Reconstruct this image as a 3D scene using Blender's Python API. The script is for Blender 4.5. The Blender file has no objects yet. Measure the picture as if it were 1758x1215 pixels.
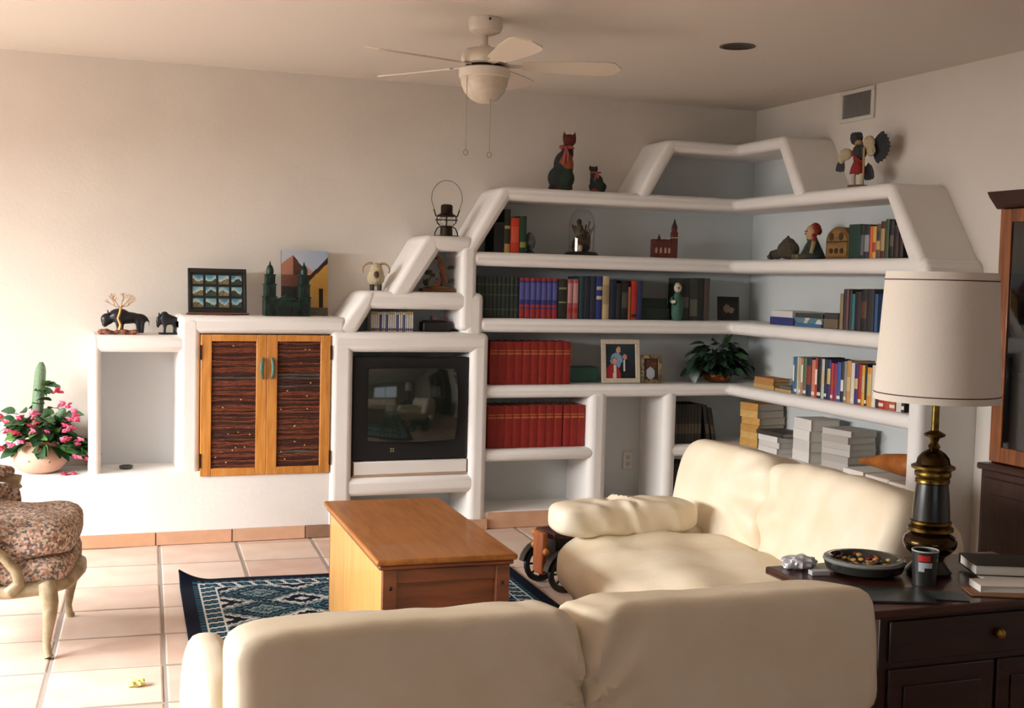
import bpy, math, random
from math import sin, cos, pi, radians, sqrt, atan2
from mathutils import Matrix, Vector, noise

sc = bpy.context.scene
COL = sc.collection
random.seed(7)

# ------------------------------------------------------------------ camera
cam_data = bpy.data.cameras.new('camera')
cam_data.sensor_width = 36.0
cam_data.lens = 36.0 * 2076.294 / 1758.0
cam_data.clip_start = 0.05
cam = bpy.data.objects.new('camera', cam_data)
COL.objects.link(cam)
yaw, pitch, roll = radians(20.2396), radians(-3.5166), radians(1.4219)
_fw = Vector((sin(yaw) * cos(pitch), cos(yaw) * cos(pitch), sin(pitch)))
_r = Vector((cos(yaw), -sin(yaw), 0))
_u = _r.cross(_fw)
_R = _r * cos(roll) + _u * sin(roll)
_U = -_r * sin(roll) + _u * cos(roll)
cam.matrix_world = Matrix(((_R.x, _U.x, -_fw.x, 0), (_R.y, _U.y, -_fw.y, 0), (_R.z, _U.z, -_fw.z, 1.5), (0, 0, 0, 1)))
sc.camera = cam

# ------------------------------------------------------------------ world, daylight, exposure
world = bpy.data.worlds.new('world')
sc.world = world
world.use_nodes = True
_bg = world.node_tree.nodes['Background']
_bg.inputs[0].default_value = (0.75, 0.87, 1.0, 1)
_bg.inputs[1].default_value = 1.2

def area(name, loc, rot, sx, sy, energy, color, spread=180):
    l = bpy.data.lights.new(name, 'AREA')
    l.shape = 'RECTANGLE'; l.size = sx; l.size_y = sy
    l.energy = energy; l.color = color; l.spread = radians(spread)
    o = bpy.data.objects.new(name, l); COL.objects.link(o)
    o.location = loc; o.rotation_euler = rot
    return o
# daylight entering through the patio door in the side wall, and the window in the rear wall
area('patio_daylight', (-4.1, 4.5, 2.75), (0, radians(-58), 0), 2.6, 5.0, 1720, (1.0, 0.985, 0.965))
area('rear_window_daylight', (0.9, -2.12, 1.5), (radians(90), 0, 0), 2.6, 1.4, 3, (1.0, 0.93, 0.84))
vs = sc.view_settings
vs.view_transform = 'Standard'; vs.look = 'None'; vs.gamma = 1.0
vs.use_curve_mapping = False
vs.exposure = 0.2
sc.cycles.max_bounces = 7
sc.cycles.diffuse_bounces = 5
sc.cycles.glossy_bounces = 3
sc.cycles.transmission_bounces = 4
sc.cycles.caustics_reflective = False
sc.cycles.caustics_refractive = False

# ------------------------------------------------------------------ materials
def lin(c):
    return c / 12.92 if c <= 0.04045 else ((c + 0.055) / 1.055) ** 2.4
def hx(s):
    s = s.lstrip('#')
    return tuple(lin(int(s[i:i + 2], 16) / 255) for i in (0, 2, 4))
MATS = {}
def mat(name, col='#808080', rough=0.6, metal=0.0, var=0.0, vscale=20, bump=0.0, bscale=80, spec=0.5, stretch=None, col2=None, coat=0.0):
    """principled material, optional noise between two tints and a fine noise bump"""
    if name in MATS:
        return MATS[name]
    m = bpy.data.materials.new(name); m.use_nodes = True
    nt = m.node_tree; N = nt.nodes; L = nt.links
    b = N['Principled BSDF']
    c = hx(col) if isinstance(col, str) else col
    b.inputs['Base Color'].default_value = (*c, 1)
    b.inputs['Roughness'].default_value = rough
    b.inputs['Metallic'].default_value = metal
    b.inputs['Specular IOR Level'].default_value = spec
    if coat: b.inputs['Coat Weight'].default_value = coat
    if var or bump:
        tc = N.new('ShaderNodeTexCoord')
        mp = N.new('ShaderNodeMapping')
        L.new(tc.outputs['Object'], mp.inputs[0])
        if stretch: mp.inputs['Scale'].default_value = stretch
    if var:
        n = N.new('ShaderNodeTexNoise'); n.inputs['Scale'].default_value = vscale; n.inputs['Detail'].default_value = 4
        L.new(mp.outputs[0], n.inputs[0])
        r = N.new('ShaderNodeValToRGB')
        c2 = hx(col2) if col2 else tuple(max(0, x * (1 - var)) for x in c)
        c1 = c if col2 else tuple(min(1, x * (1 + var * .6)) for x in c)
        r.color_ramp.elements[0].position = .35; r.color_ramp.elements[1].position = .68
        r.color_ramp.elements[0].color = (*c2, 1); r.color_ramp.elements[1].color = (*c1, 1)
        L.new(n.outputs[0], r.inputs[0]); L.new(r.outputs[0], b.inputs['Base Color'])
    if bump:
        n2 = N.new('ShaderNodeTexNoise'); n2.inputs['Scale'].default_value = bscale; n2.inputs['Detail'].default_value = 3
        L.new(mp.outputs[0], n2.inputs[0])
        bp = N.new('ShaderNodeBump'); bp.inputs['Strength'].default_value = bump; bp.inputs['Distance'].default_value = 0.02
        L.new(n2.outputs[0], bp.inputs['Height']); L.new(bp.outputs[0], b.inputs['Normal'])
    MATS[name] = m
    return m

def cellmat(name, cols, scale=25, rough=0.8, distort=0.0):
    """patches of several colours (voronoi cells through a stepped ramp)"""
    if name in MATS: return MATS[name]
    m = bpy.data.materials.new(name); m.use_nodes = True
    nt = m.node_tree; N = nt.nodes; L = nt.links; b = N['Principled BSDF']
    b.inputs['Roughness'].default_value = rough
    tc = N.new('ShaderNodeTexCoord')
    v = N.new('ShaderNodeTexVoronoi'); v.inputs['Scale'].default_value = scale
    if distort:
        ns = N.new('ShaderNodeTexNoise'); ns.inputs['Scale'].default_value = scale * 1.5
        mx = N.new('ShaderNodeMix'); mx.data_type = 'RGBA'; mx.blend_type = 'ADD'; mx.inputs[0].default_value = distort
        L.new(tc.outputs['Object'], ns.inputs[0]); L.new(tc.outputs['Object'], mx.inputs[6]); L.new(ns.outputs['Color'], mx.inputs[7])
        L.new(mx.outputs[2], v.inputs['Vector'])
    else:
        L.new(tc.outputs['Object'], v.inputs['Vector'])
    sp = N.new('ShaderNodeSeparateColor'); L.new(v.outputs['Color'], sp.inputs[0])
    r = N.new('ShaderNodeValToRGB'); r.color_ramp.interpolation = 'CONSTANT'
    e = r.color_ramp.elements
    e[0].position = 0; e[1].position = 1 / len(cols)
    e[0].color = (*hx(cols[0]), 1); e[1].color = (*hx(cols[1]), 1)
    for i in range(2, len(cols)):
        el = e.new(i / len(cols)); el.color = (*hx(cols[i]), 1)
    L.new(sp.outputs[0], r.inputs[0]); L.new(r.outputs[0], b.inputs['Base Color'])
    MATS[name] = m
    return m

def woodmat(name, c1, c2, scale=6, axis='x', rough=0.45, coat=0.2):
    if name in MATS: return MATS[name]
    m = bpy.data.materials.new(name); m.use_nodes = True
    nt = m.node_tree; N = nt.nodes; L = nt.links; b = N['Principled BSDF']
    b.inputs['Roughness'].default_value = rough; b.inputs['Coat Weight'].default_value = coat
    tc = N.new('ShaderNodeTexCoord'); mp = N.new('ShaderNodeMapping')
    s = {'x': (1, 9, 9), 'y': (9, 1, 9), 'z': (9, 9, 1)}[axis]
    mp.inputs['Scale'].default_value = s
    n = N.new('ShaderNodeTexNoise'); n.inputs['Scale'].default_value = scale; n.inputs['Detail'].default_value = 6; n.inputs['Distortion'].default_value = .6
    r = N.new('ShaderNodeValToRGB'); r.color_ramp.elements[0].position = .3; r.color_ramp.elements[1].position = .7
    r.color_ramp.elements[0].color = (*hx(c2), 1); r.color_ramp.elements[1].color = (*hx(c1), 1)
    L.new(tc.outputs['Object'], mp.inputs[0]); L.new(mp.outputs[0], n.inputs[0]); L.new(n.outputs[0], r.inputs[0]); L.new(r.outputs[0], b.inputs['Base Color'])
    MATS[name] = m
    return m

def attrmat(name, rough=0.8, spec=0.3):
    """flat print or woven pattern: colours stored on the faces"""
    if name in MATS: return MATS[name]
    m = bpy.data.materials.new(name); m.use_nodes = True
    N = m.node_tree.nodes; L = m.node_tree.links; b = N['Principled BSDF']
    b.inputs['Roughness'].default_value = rough; b.inputs['Specular IOR Level'].default_value = spec
    a = N.new('ShaderNodeAttribute'); a.attribute_name = 'print'
    L.new(a.outputs['Color'], b.inputs['Base Color'])
    MATS[name] = m
    return m

def glassmat(name, tint=(1, 1, 1), amount=0.12, rough=0.03):
    if name in MATS: return MATS[name]
    m = bpy.data.materials.new(name); m.use_nodes = True
    nt = m.node_tree; N = nt.nodes; L = nt.links
    for n in list(N):
        if n.type == 'BSDF_PRINCIPLED': N.remove(n)
    out = [n for n in N if n.type == 'OUTPUT_MATERIAL'][0]
    t = N.new('ShaderNodeBsdfTransparent'); t.inputs[0].default_value = (*tint, 1)
    g = N.new('ShaderNodeBsdfGlossy'); g.inputs['Roughness'].default_value = rough
    mx = N.new('ShaderNodeMixShader'); lw = N.new('ShaderNodeLayerWeight'); lw.inputs[0].default_value = amount
    L.new(lw.outputs['Facing'], mx.inputs[0]); L.new(t.outputs[0], mx.inputs[1]); L.new(g.outputs[0], mx.inputs[2]); L.new(mx.outputs[0], out.inputs[0])
    MATS[name] = m
    return m

# ------------------------------------------------------------------ geometry collector
class G:
    def __init__(s): s.v = []; s.f = []; s.m = []; s.c = []
    def add(s, vs, fs, mi=0, M=None):
        o = len(s.v)
        for p in vs:
            p = Vector(p)
            if M is not None: p = M @ p
            s.v.append(p)
        for f in fs:
            s.f.append([i + o for i in f]); s.m.append(mi)
        return s
    def box(s, x0, x1, y0, y1, z0, z1, mi=0, M=None):
        vs = [(x0, y0, z0), (x1, y0, z0), (x1, y1, z0), (x0, y1, z0), (x0, y0, z1), (x1, y0, z1), (x1, y1, z1), (x0, y1, z1)]
        fs = [(3, 2, 1, 0), (4, 5, 6, 7), (0, 1, 5, 4), (1, 2, 6, 5), (2, 3, 7, 6), (3, 0, 4, 7)]
        return s.add(vs, fs, mi, M)
    def cbox(s, c, d, mi=0, M=None):
        return s.box(c[0] - d[0] / 2, c[0] + d[0] / 2, c[1] - d[1] / 2, c[1] + d[1] / 2, c[2] - d[2] / 2, c[2] + d[2] / 2, mi, M)
    def prism(s, poly, a0, a1, axis='y', mi=0, M=None):
        mk = {'y': lambda u, w, t: (u, t, w), 'x': lambda u, w, t: (t, u, w), 'z': lambda u, w, t: (u, w, t)}[axis]
        n = len(poly)
        ar = sum(poly[i][0] * poly[(i + 1) % n][1] - poly[(i + 1) % n][0] * poly[i][1] for i in range(n))
        if (ar > 0) == (axis == 'y'): poly = poly[::-1]
        vs = [mk(u, w, a0) for u, w in poly] + [mk(u, w, a1) for u, w in poly]
        fs = [list(range(n))[::-1], list(range(n, 2 * n))]
        for i in range(n):
            j = (i + 1) % n
            fs.append((i, j, j + n, i + n))
        return s.add(vs, fs, mi, M)
    def lathe(s, prof, c=(0, 0, 0), n=24, mi=0, M=None, cap=True):
        vs = []; fs = []
        for r, z in prof:
            for k in range(n):
                a = 2 * pi * k / n
                vs.append((c[0] + r * cos(a), c[1] + r * sin(a), c[2] + z))
        m = len(prof)
        for i in range(m - 1):
            for k in range(n):
                k2 = (k + 1) % n
                fs.append((i * n + k, i * n + k2, (i + 1) * n + k2, (i + 1) * n + k))
        if cap:
            if prof[0][0] > 1e-5: fs.append(list(range(n))[::-1])
            if prof[-1][0] > 1e-5: fs.append([(m - 1) * n + k for k in range(n)])
        return s.add(vs, fs, mi, M)
    def tube(s, pts, r, n=8, mi=0, M=None, closed=False):
        pts = [Vector(p) for p in pts]; m = len(pts)
        rs = r if isinstance(r, (list, tuple)) else [r] * m
        vs = []; fs = []
        up = None
        for i, p in enumerate(pts):
            a = pts[(i - 1) % m] if (closed or i > 0) else p
            b = pts[(i + 1) % m] if (closed or i < m - 1) else p
            t = (b - a).normalized()
            if up is None:
                up = Vector((0, 0, 1)) if abs(t.z) < .9 else Vector((1, 0, 0))
            x = up.cross(t)
            if x.length < 1e-4: x = Vector((1, 0, 0)).cross(t)
            x.normalize(); y = t.cross(x).normalized(); up = y
            for k in range(n):
                a2 = 2 * pi * k / n
                vs.append(p + (x * cos(a2) + y * sin(a2)) * rs[i])
        e = m if closed else m - 1
        for i in range(e):
            i2 = (i + 1) % m
            for k in range(n):
                k2 = (k + 1) % n
                fs.append((i * n + k, i * n + k2, i2 * n + k2, i2 * n + k))
        if not closed:
            fs.append(list(range(n))[::-1]); fs.append([(m - 1) * n + k for k in range(n)])
        return s.add(vs, fs, mi, M)
    def ell(s, c, r, n=14, m=9, mi=0, M=None):
        if not isinstance(r, (list, tuple)): r = (r, r, r)
        vs = [(c[0], c[1], c[2] - r[2])]; fs = []
        for i in range(1, m):
            t = -pi / 2 + pi * i / m
            for k in range(n):
                a = 2 * pi * k / n
                vs.append((c[0] + r[0] * cos(t) * cos(a), c[1] + r[1] * cos(t) * sin(a), c[2] + r[2] * sin(t)))
        vs.append((c[0], c[1], c[2] + r[2])); T = len(vs) - 1
        for k in range(n): fs.append((0, 1 + (k + 1) % n, 1 + k))
        for i in range(m - 2):
            for k in range(n):
                k2 = (k + 1) % n
                fs.append((1 + i * n + k, 1 + i * n + k2, 1 + (i + 1) * n + k2, 1 + (i + 1) * n + k))
        for k in range(n): fs.append((T, 1 + (m - 2) * n + k, 1 + (m - 2) * n + (k + 1) % n))
        return s.add(vs, fs, mi, M)
    def cush(s, c, h, p=5, n=12, fn=None, mi=0, M=None):
        """inflated superellipsoid cushion, c centre, h half sizes; n is the divisions per edge"""
        nx, ny, nz = n if isinstance(n, (list, tuple)) else (n, n, n)
        idx = {}; vs = []; fs = []
        def V(i, j, k):
            key = (i, j, k)
            if key not in idx:
                x, y, z = 2 * i / nx - 1, 2 * j / ny - 1, 2 * k / nz - 1
                q = (abs(x) ** p + abs(y) ** p + abs(z) ** p) ** (1 / p)
                w = Vector((x / q * h[0], y / q * h[1], z / q * h[2]))
                if fn: w = fn(w)
                idx[key] = len(vs); vs.append(w + Vector(c))
            return idx[key]
        for i in range(nx):
            for j in range(ny):
                fs.append((V(i, j, 0), V(i, j + 1, 0), V(i + 1, j + 1, 0), V(i + 1, j, 0)))
                fs.append((V(i, j, nz), V(i + 1, j, nz), V(i + 1, j + 1, nz), V(i, j + 1, nz)))
        for i in range(nx):
            for k in range(nz):
                fs.append((V(i, 0, k), V(i + 1, 0, k), V(i + 1, 0, k + 1), V(i, 0, k + 1)))
                fs.append((V(i, ny, k), V(i, ny, k + 1), V(i + 1, ny, k + 1), V(i + 1, ny, k)))
        for j in range(ny):
            for k in range(nz):
                fs.append((V(0, j, k), V(0, j, k + 1), V(0, j + 1, k + 1), V(0, j + 1, k)))
                fs.append((V(nx, j, k), V(nx, j + 1, k), V(nx, j + 1, k + 1), V(nx, j, k + 1)))
        return s.add(vs, fs, mi, M)
    def mesh(s, name, mats, smooth=True, angle=40):
        me = bpy.data.meshes.new(name)
        me.from_pydata([tuple(p) for p in s.v], [], s.f)
        if not isinstance(mats, (list, tuple)): mats = [mats]
        for m in mats: me.materials.append(m)
        for p, i in zip(me.polygons, s.m):
            p.material_index = i; p.use_smooth = smooth
        if s.c:
            a = me.color_attributes.new('print', 'FLOAT_COLOR', 'CORNER')
            k = 0
            for p, c in zip(me.polygons, s.c):
                for _ in p.loop_indices:
                    a.data[k].color = (*c, 1); k += 1
        me.update()
        if smooth: me.set_sharp_from_angle(angle=radians(angle))
        return me
    def build(s, name, mats, parent=None, smooth=True, bevel=0, seg=2, angle=40, remesh=0, rsmooth=0, subsurf=0):
        o = bpy.data.objects.new(name, s.mesh(name, mats, smooth, angle))
        COL.objects.link(o)
        if parent is not None: o.parent = parent
        if remesh:
            r = o.modifiers.new('r', 'REMESH'); r.mode = 'VOXEL'; r.voxel_size = remesh; r.use_smooth_shade = True
            if rsmooth:
                q = o.modifiers.new('s', 'SMOOTH'); q.iterations = rsmooth; q.factor = .5
        if bevel:
            b = o.modifiers.new('b', 'BEVEL'); b.width = bevel; b.segments = seg; b.limit_method = 'ANGLE'; b.angle_limit = radians(35)
        if subsurf:
            u = o.modifiers.new('u', 'SUBSURF'); u.levels = subsurf; u.render_levels = subsurf
        return o

def inst(me, name, parent=None, M=None):
    o = bpy.data.objects.new(name, me); COL.objects.link(o)
    if parent is not None: o.parent = parent
    if M is not None: o.matrix_local = M
    return o
def tag(o, label, cat, group=None, kind=None):
    o['label'] = label; o['category'] = cat
    if group: o['group'] = group
    if kind: o['kind'] = kind
    return o
def thing(name, label, cat, loc=(0, 0, 0), rz=0, group=None):
    o = bpy.data.objects.new(name, None); COL.objects.link(o)
    o.empty_display_size = .05
    o.location = loc; o.rotation_euler = (0, 0, rz)
    return tag(o, label, cat, group)
def struct(o, label=None):
    o['kind'] = 'structure'
    if label: o['label'] = label
    return o
T = Matrix.Translation
def RZ(a): return Matrix.Rotation(a, 4, 'Z')
def RX(a): return Matrix.Rotation(a, 4, 'X')
def RY(a): return Matrix.Rotation(a, 4, 'Y')
ORD = 'first second third fourth fifth sixth seventh eighth ninth tenth eleventh twelfth thirteenth fourteenth fifteenth sixteenth seventeenth eighteenth nineteenth twentieth twenty-first twenty-second twenty-third twenty-fourth twenty-fifth twenty-sixth twenty-seventh twenty-eighth twenty-ninth thirtieth thirty-first thirty-second'.split()

def picture(name, w, h, nx, nz, fn, material, parent=None, thick=0.004, M=None):
    """flat print: a thin plate in the XZ plane facing -Y whose face colours come from fn(u, v)"""
    g = G()
    vs = []; fs = []
    for k in range(nz + 1):
        for i in range(nx + 1):
            vs.append((-w / 2 + w * i / nx, 0, h * k / nz))
    for k in range(nz):
        for i in range(nx):
            a = k * (nx + 1) + i
            fs.append((a, a + 1, a + nx + 2, a + nx + 1))
            g.c.append(fn((i + .5) / nx, (k + .5) / nz))
    g.add(vs, fs)
    g.box(-w / 2, w / 2, .0002, thick, 0, h)
    g.c += [(.05, .05, .05)] * 6
    o = g.build(name, material, parent, smooth=False)
    if M is not None: o.matrix_local = M
    return o

# ------------------------------------------------------------------ room constants
D, B = 6.806, 7.156          # shelf fronts and wall plane at the back of the room
XS, W = 4.002, 4.352         # the same on the side wall
H = 2.67
XL, YR = -2.4, -2.2          # patio-door wall, rear wall

plaster = mat('plaster_wall', '#d9d2c9', .9, bump=.05, bscale=60, var=.03, vscale=3)
ceil_m = mat('plaster_ceiling', '#d8d0c6', .95, bump=.04, bscale=50)
white = mat('white_plaster', '#ebe8e4', .85, bump=.06, bscale=35, var=.02, vscale=5)
cool = mat('niche_shade_blue_grey', '#cbd0d0', .9, bump=.04, bscale=50)  # bluish niche shade put into the back panel colour
grout_m = mat('grout', '#9c938b', .95, bump=.1, bscale=120)

# ------------------------------------------------------------------ shell
struct(G().box(XL - .1, W + .1, B, B + .12, 0, H + .12).build('wall_back', plaster, smooth=False))
struct(G().box(W, W + .12, YR, B, 0, H + .12).build('wall_right', plaster, smooth=False))
struct(G().box(XL, W, YR, B, H, H + .1).build('ceiling', ceil_m, smooth=False))
g = G()
g.box(XL - .12, XL, YR, 3.1, 0, H); g.box(XL - .12, XL, 6.5, B, 0, H); g.box(XL - .12, XL, 3.1, 6.5, 2.0, H); g.box(XL - .12, XL, 3.1, 6.5, -.05, .06)
struct(g.build('wall_left', plaster, smooth=False))
g = G()
g.box(XL, W, YR - .12, YR, 0, .8); g.box(XL, W, YR - .12, YR, 2.2, H); g.box(XL, -.4, YR - .12, YR, .8, 2.2); g.box(2.2, W, YR - .12, YR, .8, 2.2)
struct(g.build('wall_rear', mat('tan_wall', '#a1937f', .9), smooth=False))  # unseen rear wall, toned darker to cut bounce light on the near sofa
struct(G().box(XL - 3.5, XL - .12, 0.0, 9.0, -.1, -.02).build('ground_patio', mat('patio_concrete', '#b5aca0', .9, var=.1, vscale=3), smooth=False))
fr = mat('white_frame', '#e6e4e0', .5)
d1 = struct(G().box(XL - .09, XL - .04, 3.1, 3.16, .06, 2.0).box(XL - .09, XL - .04, 6.44, 6.5, .06, 2.0).box(XL - .09, XL - .04, 3.16, 6.44, 1.94, 2.0).box(XL - .09, XL - .04, 4.76, 4.84, .06, 1.94).build('door_1', fr, smooth=False))
G().box(XL - .07, XL - .064, 3.16, 4.76, .06, 1.94).box(XL - .07, XL - .064, 4.84, 6.44, .06, 1.94).build('glass', glassmat('window_glass', amount=.05), d1, smooth=False)
w1 = struct(G().box(-.4, 2.2, YR - .09, YR - .04, .8, .86).box(-.4, 2.2, YR - .09, YR - .04, 2.14, 2.2).box(-.4, -.34, YR - .09, YR - .04, .86, 2.14).box(2.14, 2.2, YR - .09, YR - .04, .86, 2.14).box(.87, .93, YR - .09, YR - .04, .86, 2.14).build('window_1', fr, smooth=False))
G().box(-.34, 2.14, YR - .07, YR - .064, .86, 2.14).build('glass', glassmat('window_glass'), w1, smooth=False)

# floor slab with individual saltillo tiles
floor = struct(G().box(XL, W, YR, B, -.08, -.0035).build('floor', grout_m, smooth=False))
tile_mats = [mat('clay_tile_%d' % i, c, .42, var=.10, vscale=5, bump=.05, bscale=12, spec=.5, col2=c2) for i, (c, c2) in enumerate(
    [('#d9c3b4', '#cdb0a0'), ('#dcc9ba', '#d2b9a8'), ('#d3b9a9', '#c6a493'), ('#decdbf', '#d5beae')])]
TS, TG = .415, .008
th = -radians(3.4)
tile_meshes = []
for i, m in enumerate(tile_mats):
    g = G(); a = TS / 2 - TG
    b = a - .006
    g.add([(-a, -a, -.02), (a, -a, -.02), (a, a, -.02), (-a, a, -.02), (-a, -a, -.002), (a, -a, -.002), (a, a, -.002), (-a, a, -.002), (-b, -b, 0), (b, -b, 0), (b, b, 0), (-b, b, 0)],
          [(0, 1, 5, 4), (1, 2, 6, 5), (2, 3, 7, 6), (3, 0, 4, 7), (4, 5, 9, 8), (5, 6, 10, 9), (6, 7, 11, 10), (7, 4, 8, 11), (8, 9, 10, 11)])
    tile_meshes.append(g.mesh('floor_tile', m, smooth=False))
rng = random.Random(3)
cth, sth = cos(th), sin(th)
for i in range(-8, 12):
    for j in range(-20, 8):
        # grid anchored on the joint seen by the armchair
        lx, ly = (i + .5) * TS, (j + .5) * TS
        x = .376 + lx * cth - ly * sth
        y = 5.12 + lx * sth + ly * cth
        if not (XL + .2 < x < W - .15 and 2.0 < y < B - .15): continue
        k = rng.choice([0, 0, 1, 2, 3])
        inst(tile_meshes[k], 'tile', floor, T((x, y, rng.uniform(-.0015, .0005))) @ RZ(th + rng.uniform(-.006, .006)))
g = G()
g.box(XL, W, YR, 1.8, -.02, -.002)
o = g.build('rear_floor_field', mat('rear_tile', '#a8836c', .5, var=.1, vscale=4), floor, smooth=False)

# baseboard tiles under the media wall (clay, one by one)
bb = struct(G().box(XL + .02, 1.40, D - .003, D + .001, 0, .072).build('baseboard_back', grout_m, smooth=False))
bb_m = [mat('clay_base_%d' % i, c, .5, var=.12, vscale=8, bump=.06, bscale=25) for i, c in enumerate(['#d3a585', '#d9ae90', '#cd9c7a'])]
bb_mesh = [G().box(-.201, .201, -.012, 0, 0, .07).mesh('base_tile', m, smooth=False) for m in bb_m]
for k in range(-6, 3):
    inst(bb_mesh[k % 3], 'tile', bb, T((.662 + k * .41, D - .001, .002)))
o = inst(G().box(0, .14, -.012, 0, 0, .07).mesh('base_tile', bb_m[1], smooth=False), 'tile', bb, T((1.283, D - .001, .002)))

# ------------------------------------------------------------------ left media wall (built-in)
mw = thing('built_in_wall_unit', 'stepped white plaster wall unit holding the television and twig doors', 'wall unit', (1.1, B, 0))
mw.location = (0, 0, 0)
def member(name, poly, a0, a1, axis, parent, bevel=.03, m=white, seg=4):
    o = G().prism(poly, a0, a1, axis).build(name, m, parent, bevel=bevel, seg=seg, angle=60)
    o.modifiers['b'].limit_method = 'WEIGHT'
    me = o.data
    at = me.attributes.new('bevel_weight_edge', 'FLOAT', 'EDGE')
    for e in me.edges:
        p, q = me.vertices[e.vertices[0]].co, me.vertices[e.vertices[1]].co
        meets = (p.y > B - .01 and q.y > B - .01) or (p.x > W - .01 and q.x > W - .01)
        at.data[e.index].value = 0.0 if meets else 1.0
    return o
def rect(x0, x1, z0, z1): return [(x0, z0), (x1, z0), (x1, z1), (x0, z1)]
EP = B - .002
member('bench', rect(XL + .01, .20, 0.001, .398), D, EP, 'y', mw, .035)
member('apron_wall', rect(.135, 1.50, .001, .402), D - .0008, EP, 'y', mw, .003)
member('column', rect(.108, .172, .02, 1.148), D - .0004, EP, 'y', mw, .028)
member('niche_lintel', rect(.110, .64, 1.058, 1.15), D + .001, EP, 'y', mw, .03)
member('column', rect(.573, .689, .30, 1.255), D - .001, EP, 'y', mw, .03)
member('door_lintel', rect(.573, 1.50, 1.16, 1.26), D, EP, 'y', mw, .03)
member('column', rect(1.408, 1.540, .001, 1.178), D - .02, EP, 'y', mw, .035)
member('column', rect(2.248, 2.358, .001, 1.178), D - .02, EP, 'y', mw, .035)
member('screen_lintel', rect(1.408, 2.358, 1.063, 1.178), D - .021, EP, 'y', mw, .035)
member('ledge', rect(1.47, 2.30, .225, .336), D - .015, EP, 'y', mw, .035)
member('plinth', rect(1.47, 2.30, .001, .06), D + .02, EP, 'y', mw, .02)
member('slanted_side', [(1.43, 1.17), (1.56, 1.17), (1.65, 1.32), (1.68, 1.414), (1.605, 1.414)], D - .0012, EP, 'y', mw, .03)
member('lintel', rect(1.60, 2.325, 1.313, 1.415), D + .001, EP, 'y', mw, .032)
member('column', rect(2.215, 2.325, 1.15, 1.414), D - .001, EP, 'y', mw, .032)
member('slanted_side', [(1.74, 1.38), (1.872, 1.39), (2.05, 1.66), (2.03, 1.742), (1.955, 1.742)], D, EP, 'y', mw, .03)
member('lintel', rect(1.955, 2.25, 1.657, 1.746), D + .001, EP, 'y', mw, .03)
# added thin backs in the open niches, cool shade put into their colour
G().prism(rect(.15, .60, .38, 1.09), EP - .006, EP - .001, 'y').build('back_panel', mat('niche_shade_grey', '#d5d8db', .9), mw, smooth=False)
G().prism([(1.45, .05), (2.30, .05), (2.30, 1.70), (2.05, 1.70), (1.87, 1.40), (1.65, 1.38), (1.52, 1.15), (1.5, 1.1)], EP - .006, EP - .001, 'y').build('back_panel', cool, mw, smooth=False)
# base tile on the foot of the column
G().box(2.238, 2.368, D - .032, D + .05, .001, .065).build('base_tile', bb_m[0], mw, smooth=False, bevel=.004)

# twig-panel doors
honey = woodmat('honey_pine', '#d8974a', '#b9742f', 5, 'z', .4)
twig_a = mat('twig_dark', '#4d2416', .7, var=.45, vscale=14, stretch=(3, 20, 20), col2='#2c130e')
twig_b = mat('twig_red', '#8a4626', .7, var=.4, vscale=14, stretch=(3, 20, 20), col2='#4a2015')
twig_c = mat('twig_grey', '#54504a', .7, var=.3, vscale=14)
knotm = mat('twig_knot', '#c08a4e', .7)
patina = mat('green_patina', '#5d7a6c', .6, metal=.3, var=.3, vscale=40)
iron_dk = mat('dark_iron', '#2a211c', .5, metal=.6)
rngd = random.Random(11)
for dx0, dx1, hx_side in ((.689, 1.048, 1), (1.049, 1.408, -1)):
    z0, z1 = .374, 1.158
    fw_ = .058
    dd = G()
    yf = D - .014
    dd.box(dx0, dx0 + fw_, yf, D + .012, z0, z1).box(dx1 - fw_, dx1, yf, D + .012, z0, z1)
    dd.box(dx0 + fw_, dx1 - fw_, yf, D + .012, z0, z0 + fw_ * .72).box(dx0 + fw_, dx1 - fw_, yf, D + .012, z1 - fw_ * .62, z1)
    door = dd.build('door', honey, mw, bevel=.003)
    G().box(dx0 + .05, dx1 - .05, D + .004, D + .010, z0 + .03, z1 - .03).build('backing', twig_a, door, smooth=False)
    tw = G()
    zz = z0 + fw_ * .72 + .004
    xa, xb = dx0 + fw_ - .004, dx1 - fw_ + .004
    while zz < z1 - fw_ * .62 - .002:
        r = rngd.uniform(.0045, .0078)
        ph = rngd.uniform(0, 6.3); am = rngd.uniform(.001, .004)
        pts = [(xa + (xb - xa) * q / 7, D + .001 + rngd.uniform(-.002, .001), zz + am * sin(ph + q * .9)) for q in range(8)]
        rr = [r * rngd.uniform(.8, 1.15) for _ in range(8)]
        tw.tube(pts, rr, 6, mi=rngd.choices([0, 1, 2], [5, 4.4, .6])[0])
        zz += r * 1.55
    for _ in range(14):
        tw.ell((rngd.uniform(xa + .02, xb - .02), D - .004, rngd.uniform(z0 + .06, z1 - .06)), (.006, .003, .0045), 8, 5, mi=3)
    t_ = tw.build('twig_panel', [twig_a, twig_b, twig_c, knotm], door); t_['kind'] = 'stuff'
    hc = dx1 - .024 if hx_side == 1 else dx0 + .024
    sg = hx_side
    pts = [(hc + sg * .008 * (1 - (2 * q / 8 - 1) ** 2) * -1, yf - .006 - .018 * (1 - (2 * q / 8 - 1) ** 2), .915 + .115 * q / 8) for q in range(9)]
    G().tube(pts, [.007 + .004 * (1 - (2 * q / 8 - 1) ** 2) for q in range(9)], 8).build('handle', patina, door)
    hxx = dx0 - .004 if hx_side == 1 else dx1 - .004
    for hz in (.46, 1.06):
        G().box(hxx, hxx + .008, yf - .005, yf + .01, hz - .04, hz + .04).build('hinge', iron_dk, door, smooth=False)

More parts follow.
